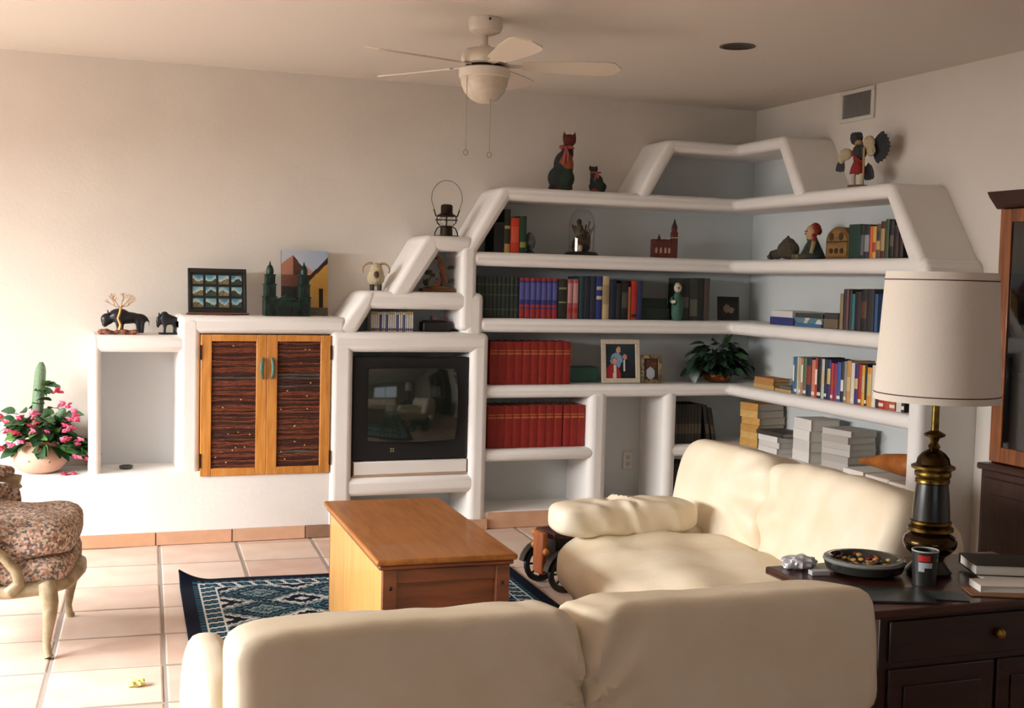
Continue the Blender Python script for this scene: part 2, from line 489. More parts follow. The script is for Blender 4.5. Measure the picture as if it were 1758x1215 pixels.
# ------------------------------------------------------------------ corner bookcase (built-in)
bc = thing('corner_bookcase', 'white plaster corner bookcase with stepped shelves wrapping both walls', 'bookcase')
def lshelf(name, xl, ye, z0, z1, bevel=.03, back=EP, wall=W - .002, parent=bc):
    return member(name, [(xl, D), (XS, D), (XS, ye), (wall, ye), (wall, back), (xl, back)], z0, z1, 'z', parent, bevel)
zA, zB, zC, zD, zE = 2.052, 1.661, 1.267, .863, .475
lshelf('shelf', 2.425, 5.255, 1.972, zA, .032)
lshelf('shelf', 2.25, 4.955, 1.577, zB, .034)
lshelf('shelf', 2.30, 4.95, 1.183, zC, .034)
lshelf('shelf', 2.30, 4.95, .786, zD, .034)
lshelf('crown_shelf', 3.52, 6.285, 2.322, 2.398, .03)
lshelf('shelf', 3.58, 4.95, .402, zE, .032)
member('shelf', rect(2.28, 3.08, .402, zE), D, EP, 'y', bc, .032)
lshelf('plinth', 2.30, 4.95, .001, .10, .012)
member('slanted_side', [(2.165, 1.62), (2.272, 1.645), (2.483, 1.985), (2.50, 2.045), (2.425, 2.052)], D - .001, EP, 'y', bc, .032)
member('column', rect(2.182, 2.279, 1.19, 1.70), D - .0015, EP, 'y', bc, .03)
member('column', rect(3.033, 3.155, .001, .83), D - .002, EP, 'y', bc, .04)
member('column', rect(3.550, 3.640, .001, .83), D - .002, EP, 'y', bc, .04)
member('slanted_side', [(3.305, 2.02), (3.395, 2.02), (3.577, 2.34), (3.60, 2.398), (3.52, 2.398)], D - .001, EP, 'y', bc, .03)
member('slanted_side', [(6.04, 2.02), (6.145, 2.02), (6.34, 2.34), (6.36, 2.398), (6.283, 2.398)], XS - .001, W - .002, 'x', bc, .03)
member('slanted_side', [(4.945, 1.60), (5.075, 1.61), (5.295, 1.985), (5.33, 2.045), (5.255, 2.053)], XS - .001, W - .002, 'x', bc, .034)
member('column', rect(4.94, 5.045, .001, 1.645), XS - .001, W - .002, 'x', bc, .034)
for m_, z_ in (('a', 0),):
    G().prism([(2.26, .05), (W - .004, .05), (W - .004, 2.36), (3.56, 2.36), (3.36, 2.0), (2.46, 2.0), (2.26, 1.68)], EP - .006, EP - .001, 'y').build('back_panel', cool, bc, smooth=False)  # added thin backs, their colour holds the cool shade of the shelves
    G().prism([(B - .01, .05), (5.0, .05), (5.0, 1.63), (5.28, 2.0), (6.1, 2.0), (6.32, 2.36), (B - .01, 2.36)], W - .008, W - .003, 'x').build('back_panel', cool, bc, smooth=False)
# clay tile facing on the plinth
for k, (x0, x1) in enumerate(((2.375, 2.80), (2.808, 3.03), (3.16, 3.548))):
    G().box(x0, x1, D - .014, D - .001, .002, .098).build('base_tile', bb_m[k % 3], bc, smooth=False)
# wall socket inside the knee space
so = thing('wall_outlet', 'small white wall outlet in the tall gap between the columns', 'outlet', (3.464, EP - .008, .332))
G().box(-.036, .036, -.006, 0, -.058, .058).build('cover_plate', mat('outlet_plastic', '#d4d2cc', .5), so, bevel=.003)
for zz in (-.022, .022):
    G().lathe([(.015, 0), (.015, .003)], n=14, M=T((0, -.006, zz)) @ RX(pi / 2)).build('receptacle', mat('outlet_socket', '#b4b1aa', .5), so)

# ------------------------------------------------------------------ ceiling fixtures
fanw = mat('fan_white', '#d9cfc2', .45)
fan = thing('ceiling_fan', 'white five-bladed ceiling fan with dome light and pull chains', 'ceiling fan', (1.768, 5.245, 0))
G().lathe([(.02, 2.595), (.045, 2.60), (.07, 2.612), (.078, 2.63), (.078, 2.669)], n=28).build('canopy', fanw, fan)
G().ell((-.006, -.079, 2.655), .006, 8, 6).build('screw', iron_dk, fan)
G().lathe([(.013, 2.52), (.013, 2.60)], n=12).lathe([(.022, 2.52), (.03, 2.535), (.022, 2.55)], n=14).build('downrod', fanw, fan)
G().lathe([(.09, 2.462), (.105, 2.468), (.108, 2.49), (.10, 2.515), (.085, 2.53), (.03, 2.536)], n=32).build('motor_housing', fanw, fan)
G().lathe([(.085, 2.446), (.085, 2.463)], n=32).build('switch_gap', iron_dk, fan)
blade_m = mat('fan_blade', '#d6cab9', .5)
g = G()
out = []
for q in range(15):
    t = q / 14
    x = .17 + .45 * t
    hw = (.042 + .034 * sin(min(1, t * 1.15) * pi / 2)) * (1 if t < .82 else sqrt(max(0, 1 - ((t - .82) / .18) ** 2)) )
    out.append((x, hw))
poly = [(x, h) for x, h in out] + [(x, -h) for x, h in out[::-1][1:]]
g.prism(poly, -.003, .003, 'z', M=RX(radians(-13)))
bl = g.mesh('blade', blade_m, smooth=False)
br = G().box(.06, .20, -.016, .016, -.004, .002, M=RX(radians(-13))).mesh('bracket', fanw, smooth=False)
for k in range(5):
    a = radians(53 + 72 * k)
    b_ = inst(bl, 'blade', fan, T((0, 0, 2.462)) @ RZ(a))
    inst(br, 'bracket', b_)
G().lathe([(.11, 2.402), (.116, 2.406), (.116, 2.442), (.108, 2.447), (.08, 2.447)], n=32).build('light_ring', fanw, fan)
G().lathe([(.0001, 2.292), (.03, 2.295), (.062, 2.31), (.09, 2.34), (.105, 2.375), (.109, 2.404)], n=32).build('glass_dome', mat('frosted_glass', '#cfc2b0', .35, var=.08, vscale=60, bump=.12, bscale=160), fan)
for cx, cz in ((-.098, 2.072), (.014, 2.068)):
    c_ = G().tube([(cx, -.05, 2.41), (cx, -.05, cz)], .0016, 6).build('pull_chain', mat('chain', '#a89a82', .4, metal=.6), fan)
    G().tube([(cx + .011 * cos(2 * pi * q / 12), -.05, cz - .010 + .012 * sin(2 * pi * q / 12)) for q in range(12)], .0022, 6, closed=True).build('pull_ring', MATS['chain'], c_)

rl = thing('recessed_light', 'round dark recessed downlight in the ceiling above the corner bookcase', 'downlight', (3.083, 5.275, H))
G().lathe([(.073, -.004), (.088, -.004), (.086, -.0005), (.073, -.0005)], n=28, cap=False).build('trim_ring', mat('downlight_trim', '#6b5f52', .5), rl)
G().lathe([(.0001, -.0008), (.073, -.0012)], n=28, cap=False).build('baffle', mat('downlight_baffle', '#2b241f', .6), rl)

vt = thing('air_vent', 'white framed wall vent with dark grille high above the bookcase', 'vent', (W - .001, 6.04, 2.572))
vw = mat('vent_white', '#d3cec4', .6)
G().box(-.014, 0, -.165, .165, .07, .094).box(-.014, 0, -.165, .165, -.094, -.07).box(-.014, 0, .135, .165, -.07, .07).box(-.014, 0, -.165, -.135, -.07, .07).build('frame', vw, vt, bevel=.003)
G().box(-.004, -.001, -.135, .135, -.07, .07).build('duct_shadow_box', mat('duct_dark', '#5b5a58', .8), vt, smooth=False)
sl = G().box(-.010, -.004, -.002, .002, -.07, .07).mesh('louver', mat('vent_slat', '#8f8d88', .6), smooth=False)
for k in range(19):
    inst(sl, 'slat', vt, T((0, -.126 + k * .014, 0)) @ RZ(radians(35)))

# ------------------------------------------------------------------ rug
rugm = attrmat('woven_rug', .95, .1)
NV, TE, WH, GR, DK = hx('#16243a'), hx('#2f5a6a'), hx('#c3c9cb'), hx('#7e8f92'), hx('#101828')
RW, RL = 1.66, 2.30
def rug_col(x, y):
    # x across from the outer long edge, y along
    ex, ey = min(x, RW - x), min(y, RL - y)
    e = min(ex, ey)
    along = y if ex < ey else x
    if e < .055: return DK
    if e < .085: return NV if int(along / .02) % 2 else TE
    if e < .095: return WH
    if e < .16:
        u = (along % .075) / .075
        d = abs(u - (.35 + .3 * ((e - .095) / .065)))
        return WH if d < .13 else (NV if d < .32 else TE)
    if e < .17: return WH
    # field: rows of nested diamonds
    u = ((x - .17) % .36) / .36 - .5; v = ((y - .17) % .28) / .28 - .5
    d = abs(u) + abs(v)
    st = int((d + .03 * sin(u * 60) * (1 if v > 0 else -1)) * 11) if d > .03 else 0
    d2 = abs(abs(u) - .5) + abs(abs(v) - .5)
    if d2 < .10: return WH
    if d2 < .22: return DK
    c = [GR, TE, GR, NV, TE, NV, GR, WH, DK, NV, DK, NV][min(st, 11)]
    h = (sin(x * 391.7 + y * 127.1) * 43758.5) % 1
    if h < .16: c = [NV, TE, GR, DK][int(h * 25) % 4]
    return c
g = G(); nx, ny = 200, 240
vsr = []
for j in range(ny + 1):
    for i in range(nx + 1):
        x = RW * i / nx; y = RL * j / ny
        dc = sqrt(x * x + (RL - y) ** 2)
        z = .010 + max(0, .16 - dc) ** 2 * 2.2 + .0012 * sin(x * 9 + y * 5)
        vsr.append((x, y, z))
fsr = []
for j in range(ny):
    for i in range(nx):
        a = j * (nx + 1) + i
        fsr.append((a, a + 1, a + nx + 2, a + nx + 1)); g.c.append(rug_col(RW * (i + .5) / nx, RL * (j + .5) / ny))
g.add(vsr, fsr)
rug = g.build('area_rug', rugm)
sm = rug.modifiers.new('t', 'SOLIDIFY'); sm.thickness = .008; sm.offset = -1
tag(rug, 'navy and teal woven rug with pale diamond pattern under the wooden chest', 'rug')
rug.location = (.405, 3.655, .001); rug.rotation_euler = (0, 0, -radians(2.6))

# ------------------------------------------------------------------ wooden chest used as coffee table
oak = woodmat('oak_top', '#a86c2a', '#8a501a', 4, 'y', .42, .1)
oak_s = woodmat('oak_side_lit', '#d6a35c', '#c68f48', 3, 'z', .4, .2)  # lighter than the top: daylight on this side put into the colour
oak_f = woodmat('oak_front_shaded', '#8a4a22', '#5f2f16', 3, 'x', .45, .15)  # darker than the top: shade on the front put into the colour
ch = thing('wooden_chest', 'honey brown wooden blanket chest used as a coffee table', 'chest', (1.305, 4.66, .012), -radians(2.2))
hw, hl = .262, .583
G().box(-hw, hw, -hl, hl, .470, .492).build('lid', oak, ch, bevel=.009, seg=3)
G().box(-hw + .012, hw - .012, -hl + .012, hl - .012, .452, .470).build('lid_moulding', oak_f, ch, bevel=.006)
x0, y0 = hw - .026, hl - .03
G().box(-x0, -x0 + .02, -y0, y0, .01, .452).build('side_panel', oak_s, ch, bevel=.002)
G().box(x0 - .02, x0, -y0, y0, .01, .452).build('side_panel', oak_s, ch, bevel=.002)
G().box(-x0 + .02, x0 - .02, -y0 + .012, -y0 + .026, .03, .44).build('front_panel', oak_f, ch)
G().box(-x0 + .02, x0 - .02, y0 - .026, y0 - .012, .03, .44).build('back_panel', oak_f, ch)
for s_ in (-1, 1):
    for ys in (-1, 1):
        xa = s_ * (x0 - .03)
        G().box(min(s_ * x0, xa - s_ * .022), max(s_ * x0, xa - s_ * .022), ys * y0 - .012, ys * y0 + .012, .004, .452).build('corner_post', oak_f, ch, bevel=.003)
G().box(-x0 + .05, x0 - .05, -y0 - .004, -y0 + .012, .40, .45).build('top_rail', oak_f, ch, bevel=.003)
G().box(-x0 + .05, x0 - .05, -y0 - .004, -y0 + .012, .01, .07).build('bottom_rail', oak_f, ch, bevel=.003)
for s_ in (-1, 1):
    G().ell((s_ * (x0 - .028), -y0 - .012, .385), (.008, .004, .008), 10, 6).build('peg', mat('dark_peg', '#2a140b', .5), ch)
G().ell((0, -y0 + .011, .255), (.014, .003, .011), 10, 6).build('wood_knot', MATS['dark_peg'], ch)

# ------------------------------------------------------------------ sofas
cream = mat('cream_leather', '#ebe0cb', .52, var=.05, vscale=6, bump=.12, bscale=14, col2='#e3d5ba')
def puff(amp, sc_, seed=0, folds=None):
    def f(w):
        n = noise.noise(Vector((w.x * sc_ + seed, w.y * sc_, w.z * sc_)))
        n2 = noise.noise(Vector((w.x * sc_ * 3 + seed, w.y * sc_ * 3, w.z * sc_ * 3 + 5)))
        L_ = w.length or 1
        v = w + w / L_ * (n * amp + n2 * amp * .35)
        if folds:
            v = folds(v)
        return v
    return f
# love seat facing the patio door, along the side bookcase
s2 = thing('loveseat', 'cream leather loveseat facing sideways in front of the corner bookcase', 'sofa', (0, 0, 0))
def fold_far(v):
    # gathered creases toward the junction with the next cushion (towards -Y)
    t = max(0, (-v.y - .10) / .27)
    if t > 0:
        v = v.copy()
        a = atan2(v.z - .06, -v.y + .02)
        v.x += .024 * t * sin(a * 11 + 1.3) * (1 if v.x < 0 else .2)
    return v
def fold_near(v):
    t = max(0, (v.y - .16) / .27)
    v = v.copy()
    if t > 0:
        a = atan2(v.z - .05, v.y + .02)
        v.x += .022 * t * sin(a * 12) * (1 if v.x < 0 else .2)
    v.x += .006 * sin(v.y * 38 + v.z * 12) * max(0, -v.x) / .16
    return v
bt = RY(radians(13))
G().cush((0, 0, 0), (.16, .395, .26), 5.5, (14, 30, 22), puff(.018, 4, 1, fold_far), M=T((2.835, 4.685, .515)) @ bt).build('back_cushion', cream, s2)
G().cush((0, 0, 0), (.16, .43, .26), 5.5, (14, 32, 22), puff(.018, 4, 9, fold_near), M=T((2.835, 3.905, .515)) @ bt).build('back_cushion', cream, s2)
G().cush((2.985, 4.26, .36), (.085, .79, .33), 7, (6, 24, 12)).build('back_frame', cream, s2)
def seatf(v):
    v = v.copy()
    if v.x < -.2: v.z -= (abs(v.x) - .2) * .25
    v.z += .008 * sin(v.y * 17 + v.x * 6) * (1 if v.z > 0 else 0) + .006 * sin(v.y * 6 - v.x * 21) * (1 if v.z > 0 else 0)
    return v
G().cush((2.325, 4.135, .322), (.405, .72, .108), 4.2, (24, 38, 8), puff(.012, 4, 4, seatf)).build('seat_cushion', cream, s2)
G().cush((2.46, 4.13, .155), (.42, .70, .12), 9, (12, 16, 6)).build('base', cream, s2)
def armf(v):
    v = v.copy()
    q = noise.noise(Vector((v.x * 9, v.y * 9, 3)))
    v.z += .011 * sin(v.x * 44 + v.y * 26 + q * 5) * max(0, v.z) / .08 * max(0, .22 - abs(v.x + .02)) / .22
    v.y -= .006 * sin(v.x * 40 + v.z * 30 + q * 4) * (1 if v.y < 0 else 0)
    return v
G().cush((2.265, 4.70, .490), (.325, .115, .073), 4.5, (48, 20, 14), puff(.012, 5, 2, armf)).build('arm_cushion', cream, s2)
G().cush((2.40, 4.74, .24), (.30, .09, .19), 6, (12, 6, 8)).build('arm_base', cream, s2)
for px_, py_ in ((2.15, 4.74), (2.15, 3.52), (2.84, 4.74), (2.84, 3.52)):
    G().lathe([(.022, .001), (.026, .045)], (px_, py_, 0), 12).build('foot', iron_dk, s2)

# near sofa seen from behind
s1 = thing('sofa', 'cream leather sofa seen from behind in the foreground', 'sofa', (0, 0, 0))
def foldb(sgn):
    def f(v):
        v = v.copy()
        t = max(0, (v.x * sgn - .24) / .18)
        if t > 0:
            a = atan2(v.z + .10, -v.x * sgn + .46)
            v.y += -.020 * t * sin(a * 13) * (1 if v.y < 0 else .3)
            v.z += .007 * t * sin(v.x * 60)
        v.z += -.012 * max(0, v.x * sgn - .33) * 6 * (1 if v.z > 0 else 0)
        return v
    return f
G().cush((0, 0, 0), (.40, .12, .165), 8, (34, 12, 16), puff(.010, 4, 21, foldb(1)), M=T((.725, 2.60, .575)) @ RX(radians(-8))).build('back_cushion', cream, s1)
G().cush((0, 0, 0), (.405, .12, .165), 8, (34, 12, 16), puff(.010, 4, 33, foldb(-1)), M=T((1.530, 2.60, .575)) @ RX(radians(-8))).build('back_cushion', cream, s1)
G().cush((1.12, 2.60, .28), (.79, .085, .225), 8, (28, 6, 10)).build('back_frame', cream, s1)
G().cush((1.13, 3.03, .19), (.78, .36, .13), 8, (20, 10, 6)).build('base', cream, s1)
G().cush((.745, 3.03, .36), (.40, .33, .085), 5, (18, 16, 6), puff(.01, 4, 3)).build('seat_cushion', cream, s1)
G().cush((1.515, 3.00, .36), (.37, .33, .085), 5, (18, 16, 6), puff(.01, 4, 8)).build('seat_cushion', cream, s1)
G().cush((.335, 2.97, .36), (.065, .29, .225), 3.4, (8, 22, 14), puff(.012, 5, 14)).build('arm', cream, s1)
G().cush((1.885, 2.96, .30), (.06, .34, .20), 4, (8, 20, 12), puff(.010, 5, 18)).build('arm', cream, s1)
for px_, py_ in ((.42, 2.62), (1.82, 2.62), (.42, 3.30), (1.82, 3.30)):
    G().lathe([(.022, 0), (.026, .07)], (px_, py_, .0), 12).build('foot', iron_dk, s1)
G().box(1.755, 1.83, 2.512, 2.53, .487, .499).build('dark_strip', iron_dk, s1)  # dark strip at the gap under the back cushion

# ------------------------------------------------------------------ armchair
floral = cellmat('floral_tapestry', ['#a08474', '#cbb3a6', '#6e6c70', '#b08a78', '#d6c6b8', '#66706f', '#a58672', '#d0b5a6', '#7c5c52', '#c2b6a4'], 105, .95)
ivory = mat('antique_ivory_wood', '#b9ac90', .5, var=.3, vscale=18, col2='#8b7b5e', bump=.2, bscale=30)
ac = thing('armchair', 'french armchair with floral tapestry upholstery and carved ivory cabriole legs', 'armchair', (-.07, 5.18, 0), radians(-8))
def chf(v):
    v = v.copy(); v.z += .008 * sin(v.x * 20 + v.y * 13); return v
G().cush((-.19, .02, .445), (.31, .285, .085), 4, (20, 18, 8), chf).build('seat_cushion', floral, ac)
G().cush((-.19, .02, .325), (.30, .29, .065), 5, (16, 16, 6)).build('seat_base', floral, ac)
G().tube([(-.49, -.285, .262), (-.3, -.29, .268), (-.1, -.285, .262), (.03, -.26, .275), (.10, -.16, .268), (.115, .02, .282), (.10, .2, .268), (.03, .30, .275), (-.1, .325, .262), (-.49, .325, .262)], [.022, .024, .024, .03, .024, .032, .024, .03, .024, .022], 10).build('seat_rail', ivory, ac)
def cab(x, y, dx, dy):
    P = [(0, 0, .29, .034), (.5, .5, .265, .036), (1, 1, .22, .032), (.95, .95, .17, .026), (.6, .6, .11, .019), (.3, .3, .055, .015), (.5, .5, .02, .016), (.8, .8, .0, .018)]
    return G().tube([(x + dx * .04 * a, y + dy * .04 * b, max(z, .004)) for a, b, z, r in P], [r for *_, r in P], 10).build('leg', ivory, ac)
cab(.03, -.26, .5, -.5); cab(.03, .29, .5, .6); cab(-.47, -.26, -1, -.5); cab(-.47, .29, -1, .5)
for sy in (-1, 1):
    y_ = -.30 if sy < 0 else .335
    q_ = .055 if sy < 0 else 0
    G().tube([(-.15 + q_, y_, .262), (-.115 + q_, y_ - .01 * sy, .30), (-.125 + q_, y_, .35), (-.175 + q_, y_, .41), (-.22 + q_ * .6, y_ + .02 * sy, .47), (-.215, y_ + .03 * sy, .54), (-.18, y_ + .03 * sy, .575)], [.026, .024, .02, .019, .02, .022, .026], 10).build('arm_support', ivory, ac)
    G().tube([(-.17, y_ + .03 * sy, .585), (-.24, y_ + .03 * sy, .60), (-.38, y_ + .01 * sy, .605), (-.52, y_, .63)], [.026, .022, .022, .024], 10).build('arm_rail', ivory, ac)
    G().cush((-.34, y_ + .02 * sy, .628), (.15, .035, .03), 3, (12, 6, 6)).build('arm_pad', floral, ac)
    G().cush((-.33, y_, .43), (.17, .018, .15), 6, (12, 4, 10)).build('side_panel', floral, ac)
G().cush((-.52, .02, .64), (.05, .27, .30), 4, (8, 16, 14)).build('backrest', floral, ac)
G().tube([(-.54, .02 + .30 * cos(radians(a)), .62 + .36 * sin(radians(a))) for a in range(-60, 241, 20)], .024, 8, closed=True).build('back_frame', ivory, ac)

# ------------------------------------------------------------------ toy truck with spoked wheels
dkwood = woodmat('dark_walnut', '#4a2a1c', '#27140e', 6, 'x', .45)
orange_w = woodmat('orange_pine', '#b5682f', '#94481f', 6, 'z', .5)
blackp = mat('black_paint', '#1b1714', .4)
tt = thing('toy_wagon', 'dark wooden toy wagon with black spoked wheels behind the loveseat', 'toy wagon', (2.235, 5.41, 0), radians(8))
G().box(-.05, .42, -.09, .09, .255, .285).build('deck', dkwood, tt, bevel=.004)
G().box(-.02, .40, -.06, .06, .13, .255).build('body', blackp, tt, bevel=.004)
G().box(-.105, -.075, -.075, .02, .085, .292).build('front_board', orange_w, tt, bevel=.01)
for (dy, dz) in ((-.085, .20), (.03, .275), (.03, .215)):
    G().ell((-.09, dy, dz), (.016, .018, .018), 10, 7).build('peg', mat('orange_peg', '#c57a35', .5), tt)
for ax_ in (0, .33): G().tube([(ax_, -.15, .095), (ax_, .15, .095)], .012, 8).build('axle', iron_dk, tt)
whl = G().tube([(.080 * cos(2 * pi * k / 28), 0, .080 * sin(2 * pi * k / 28)) for k in range(28)], .016, 8, closed=True)
for k in range(8):
    a = 2 * pi * k / 8
    whl.tube([(.015 * cos(a), 0, .015 * sin(a)), (.078 * cos(a), 0, .078 * sin(a))], .0055, 6)
whl.lathe([(.022, -.016), (.022, .016)], n=14, M=RX(pi / 2))
whm = whl.mesh('wheel', blackp)
fen = G()
for sgn in (0,):
    A = [radians(a) for a in range(20, 171, 15)]
    vs_ = []
    for a in A:
        for rr in (.108, .114):
            for yy in (-.022, .022): vs_.append((rr * cos(a), yy, rr * sin(a)))
    fs_ = []
    for i in range(len(A) - 1):
        o_ = i * 4; q_ = o_ + 4
        fs_ += [(o_, o_ + 1, q_ + 1, q_), (o_ + 2, q_ + 2, q_ + 3, o_ + 3), (o_, q_, q_ + 2, o_ + 2), (o_ + 1, o_ + 3, q_ + 3, q_ + 1)]
    fs_ += [(0, 2, 3, 1), (len(vs_) - 4, len(vs_) - 3, len(vs_) - 1, len(vs_) - 2)]
    fen.add(vs_, fs_)
fem = fen.mesh('fender', mat('fender_black', '#2e2b28', .35))
for wx in (0, .33):
    for wy in (-.12, .12):
        w_ = inst(whm, 'wheel', tt, T((wx, wy, .0965)))
        inst(fem, 'fender', tt, T((wx, wy, .0965)))

# ------------------------------------------------------------------ end table
mahog = woodmat('dark_mahogany', '#4a2416', '#2b130c', 4, 'x', .35, .3)
mahog_d = woodmat('mahogany_body', '#33170e', '#1b0b07', 4, 'x', .4, .2)
et = thing('end_table', 'dark mahogany end table under the tall lamp', 'table', (2.56, 3.02, 0))
G().box(-.45, .46, -.255, .30, .575, .6).build('table_top', mahog, et, bevel=.006, seg=3)
G().box(-.40, .42, -.225, .27, .06, .575).build('body', mahog_d, et, bevel=.003)
G().box(-.38, .40, -.205, .25, .001, .06).build('plinth', mahog_d, et, bevel=.003)
dr = G().box(-.37, .39, -.235, -.2255, .44, .56).build('drawer', mahog_d, et, bevel=.004)
G().ell((.01, -.248, .50), (.016, .014, .016), 12, 8).build('knob', mat('old_brass', '#a4813f', .35, metal=.9), dr)
for xa_, xb_ in ((-.37, .004), (.016, .39)):
    d_ = G().box(xa_, xb_, -.235, -.2255, .08, .42).build('door', mahog_d, et, bevel=.004)
    G().box(xa_ + .05, xb_ - .05, -.241, -.2345, .13, .37).build('raised_panel', mahog_d, d_, bevel=.004)
TZ = .601

# ------------------------------------------------------------------ table lamp
brass = mat('aged_brass', '#8a7038', .3, metal=1.0, var=.3, vscale=30, col2='#453618')
blackl = mat('black_lacquer', '#0c0f0e', .3, coat=.15)
lp = thing('table_lamp', 'tall black and brass table lamp with a white drum shade', 'lamp', (2.572, 3.10, TZ))
G().lathe([(0.0680, 0), (0.0720, .012), (0.0560, .03), (0.0440, .045), (0.0496, .06)], n=32).build('foot', blackl, lp)
G().lathe([(0.0496, .058), (0.0736, .078), (0.0816, .092), (0.0832, .105), (0.0768, .12), (0.0624, .13), (0.0560, .136)], n=32).build('lower_bulb', mat('bronze_dark', '#3a2c16', .2, metal=.9), lp)
G().lathe([(0.0560, .134), (0.0704, .14), (0.0704, .15), (0.0584, .157), (0.0640, .163), (0.0640, .170), (0.0576, .174)], n=32).build('lower_ring', brass, lp)
G().lathe([(0.0584, .172), (0.0572, .20), (0.0528, .255), (0.0484, .29)], n=36).build('urn_body', blackl, lp)
G().lathe([(0.0480, .288), (0.0528, .292), (0.0528, .302), (0.0496, .306), (0.0560, .315), (0.0560, .325), (0.0528, .329), (0.0672, .338), (0.0672, .345), (0.0528, .352)], n=32).build('upper_ring', brass, lp)
G().lathe([(0.0528, .35), (0.0480, .37), (0.0360, .385), (0.0240, .393), (0.0160, .398)], n=32).build('shoulder', mat('bronze_dark', '#3a2c16', .2, metal=.9), lp)
G().lathe([(0.0144, .396), (0.0192, .406), (0.0112, .42), (0.0160, .432), (0.0320, .44), (0.0336, .446), (0.0224, .452), (0.0112, .458)], n=28).build('collar', brass, lp)
G().lathe([(0.0116, .455), (0.0108, .60)], n=20).build('stem', brass, lp)
G().tube([(0, .055 * sin(t_), .60 + .16 * (1 - cos(t_)) ) for t_ in [pi * q / 10 for q in range(11)]], .003, 6).build('harp', brass, lp)
shade_m = mat('linen_shade', '#ddd6cb', .9, var=.03, vscale=200, bump=.08, bscale=400)
_b = shade_m.node_tree.nodes['Principled BSDF']
_b.inputs['Transmission Weight'].default_value = 0.0
G().lathe([(0.1920, .553), (0.1696, .955), (0.1680, .955), (0.1904, .553), (0.1920, .553)], n=64, cap=False).build('shade', shade_m, lp)
redtrim = mat('dark_red_trim', '#5a2a28', .8)
for z_, dz in ((.575, .0035), (.930, .0035)):
    r_ = .192 - (z_ - .553) / .402 * .0224 + .0012
    G().lathe([(r_, z_ - dz / 2), (r_ - .0002, z_ + dz / 2), (r_ - .0018, z_ + dz / 2), (r_ - .0016, z_ - dz / 2), (r_, z_ - dz / 2)], n=64, cap=False).build('trim_band', redtrim, lp)
G().tube([(-.169, 0, .93), (.169, 0, .93)], .002, 6).tube([(0, -.169, .93), (0, .169, .93)], .002, 6).build('shade_spider', brass, lp)

# ------------------------------------------------------------------ things on the end table
bowl = thing('glass_ashtray', 'heavy glass dish of potpourri on the end table', 'dish', (2.375, 3.165, TZ))
G().lathe([(.085, 0), (.118, .012), (.128, .04), (.124, .048), (.108, .05), (.10, .044), (.092, .03), (.0001, .028)], n=36).build('dish', mat('smoky_glass', '#30322f', .08, coat=.6), bowl)
G().lathe([(.128, .038), (.1295, .042), (.1255, .0485), (.120, .0495)], n=36, cap=False).build('rim', mat('clear_rim', '#7a7d7b', .08, coat=.5), bowl)
pet = [G().ell((0, 0, 0), (.010, .008, .004), 8, 5).mesh('petal', mat(n_, c_, .8), True) for n_, c_ in (('petal_tan', '#b98a4a'), ('petal_red', '#6b2a20'), ('petal_green', '#3b4a30'), ('petal_gold', '#caa25a'))]
for k in range(34):
    a = rng.uniform(0, 6.28); r_ = .08 * sqrt(rng.random())
    inst(rng.choice(pet), 'petal', bowl, T((r_ * cos(a), r_ * sin(a), .034 + rng.random() * .012)) @ RZ(rng.uniform(0, 6)) @ RX(rng.uniform(-.6, .6)))

cup = thing('paper_cup', 'black drinking cup with red and white print beside the lamp foot', 'cup', (2.462, 2.985, TZ))
G().lathe([(.034, 0), (.0395, .105), (.0375, .105), (.033, .004), (.0001, .004)], n=32).build('cup_body', mat('cup_black', '#20211f', .45), cup)
G().lathe([(.0385, .1045), (.0405, .105), (.0405, .1085), (.0375, .1085), (.0375, .1045)], n=32, cap=False).build('rim', mat('cup_rim', '#b9bab6', .4), cup)
def wrap(a0, a1, z0, z1, name, m_):
    vs_ = []; n_ = 8
    for q in range(n_ + 1):
        a = radians(a0 + (a1 - a0) * q / n_)
        for z_ in (z0, z1):
            r_ = .034 + .0055 * z_ / .105 + .0006
            vs_.append((r_ * cos(a), r_ * sin(a), z_))
    return G().add(vs_, [(2 * q, 2 * q + 2, 2 * q + 3, 2 * q + 1) for q in range(n_)]).build(name, m_, cup)
wrap(-160, -105, .078, .096, 'red_label', mat('print_red', '#b3241c', .5))
wrap(-70, -50, .076, .086, 'yellow_mark', mat('print_yellow', '#9a9433', .5))
wrap(-158, -95, .058, .074, 'white_print', mat('print_white', '#a9b3b6', .5))
wrap(-158, -130, .046, .058, 'white_print', MATS['print_white'])

def slab_thing(name, label, cat, x, y, z, w, d, h, rz, m_, bevel=.001, group=None):
    o = G().box(-w / 2, w / 2, -d / 2, d / 2, 0, h).build(name, m_, bevel=bevel)
    o.location = (x, y, z); o.rotation_euler = (0, 0, rz)
    return tag(o, label, cat, group)
def flatbook(name, label, x, y, z, w, d, h, rz, cover, pages, group=None, cat='book', spine='back'):
    """book lying flat: boards and spine wrapped round a page block; w along X, d along Y; spine on -X, +Y(back) or -Y(front)"""
    o = thing(name, label, cat, (x, y, z), rz, group)
    g = G(); b = .0025 if h > .012 else h * .18
    g.box(-w / 2, w / 2, -d / 2, d / 2, 0, b); g.box(-w / 2, w / 2, -d / 2, d / 2, h - b, h)
    if spine == 'left': g.box(-w / 2, -w / 2 + .003, -d / 2, d / 2, b, h - b)
    elif spine == 'front': g.box(-w / 2, w / 2, -d / 2, -d / 2 + .003, b, h - b)
    else: g.box(-w / 2, w / 2, d / 2 - .003, d / 2, b, h - b)
    g.build('cover', cover, o, smooth=False)
    G().box(-w / 2 + .005, w / 2 - .004, -d / 2 + (.005 if spine != 'back' else .004), d / 2 - .005, b, h - b).build('pages', pages, o, smooth=False)
    return o
paper = mat('paper_white', '#dcd8cf', .85)
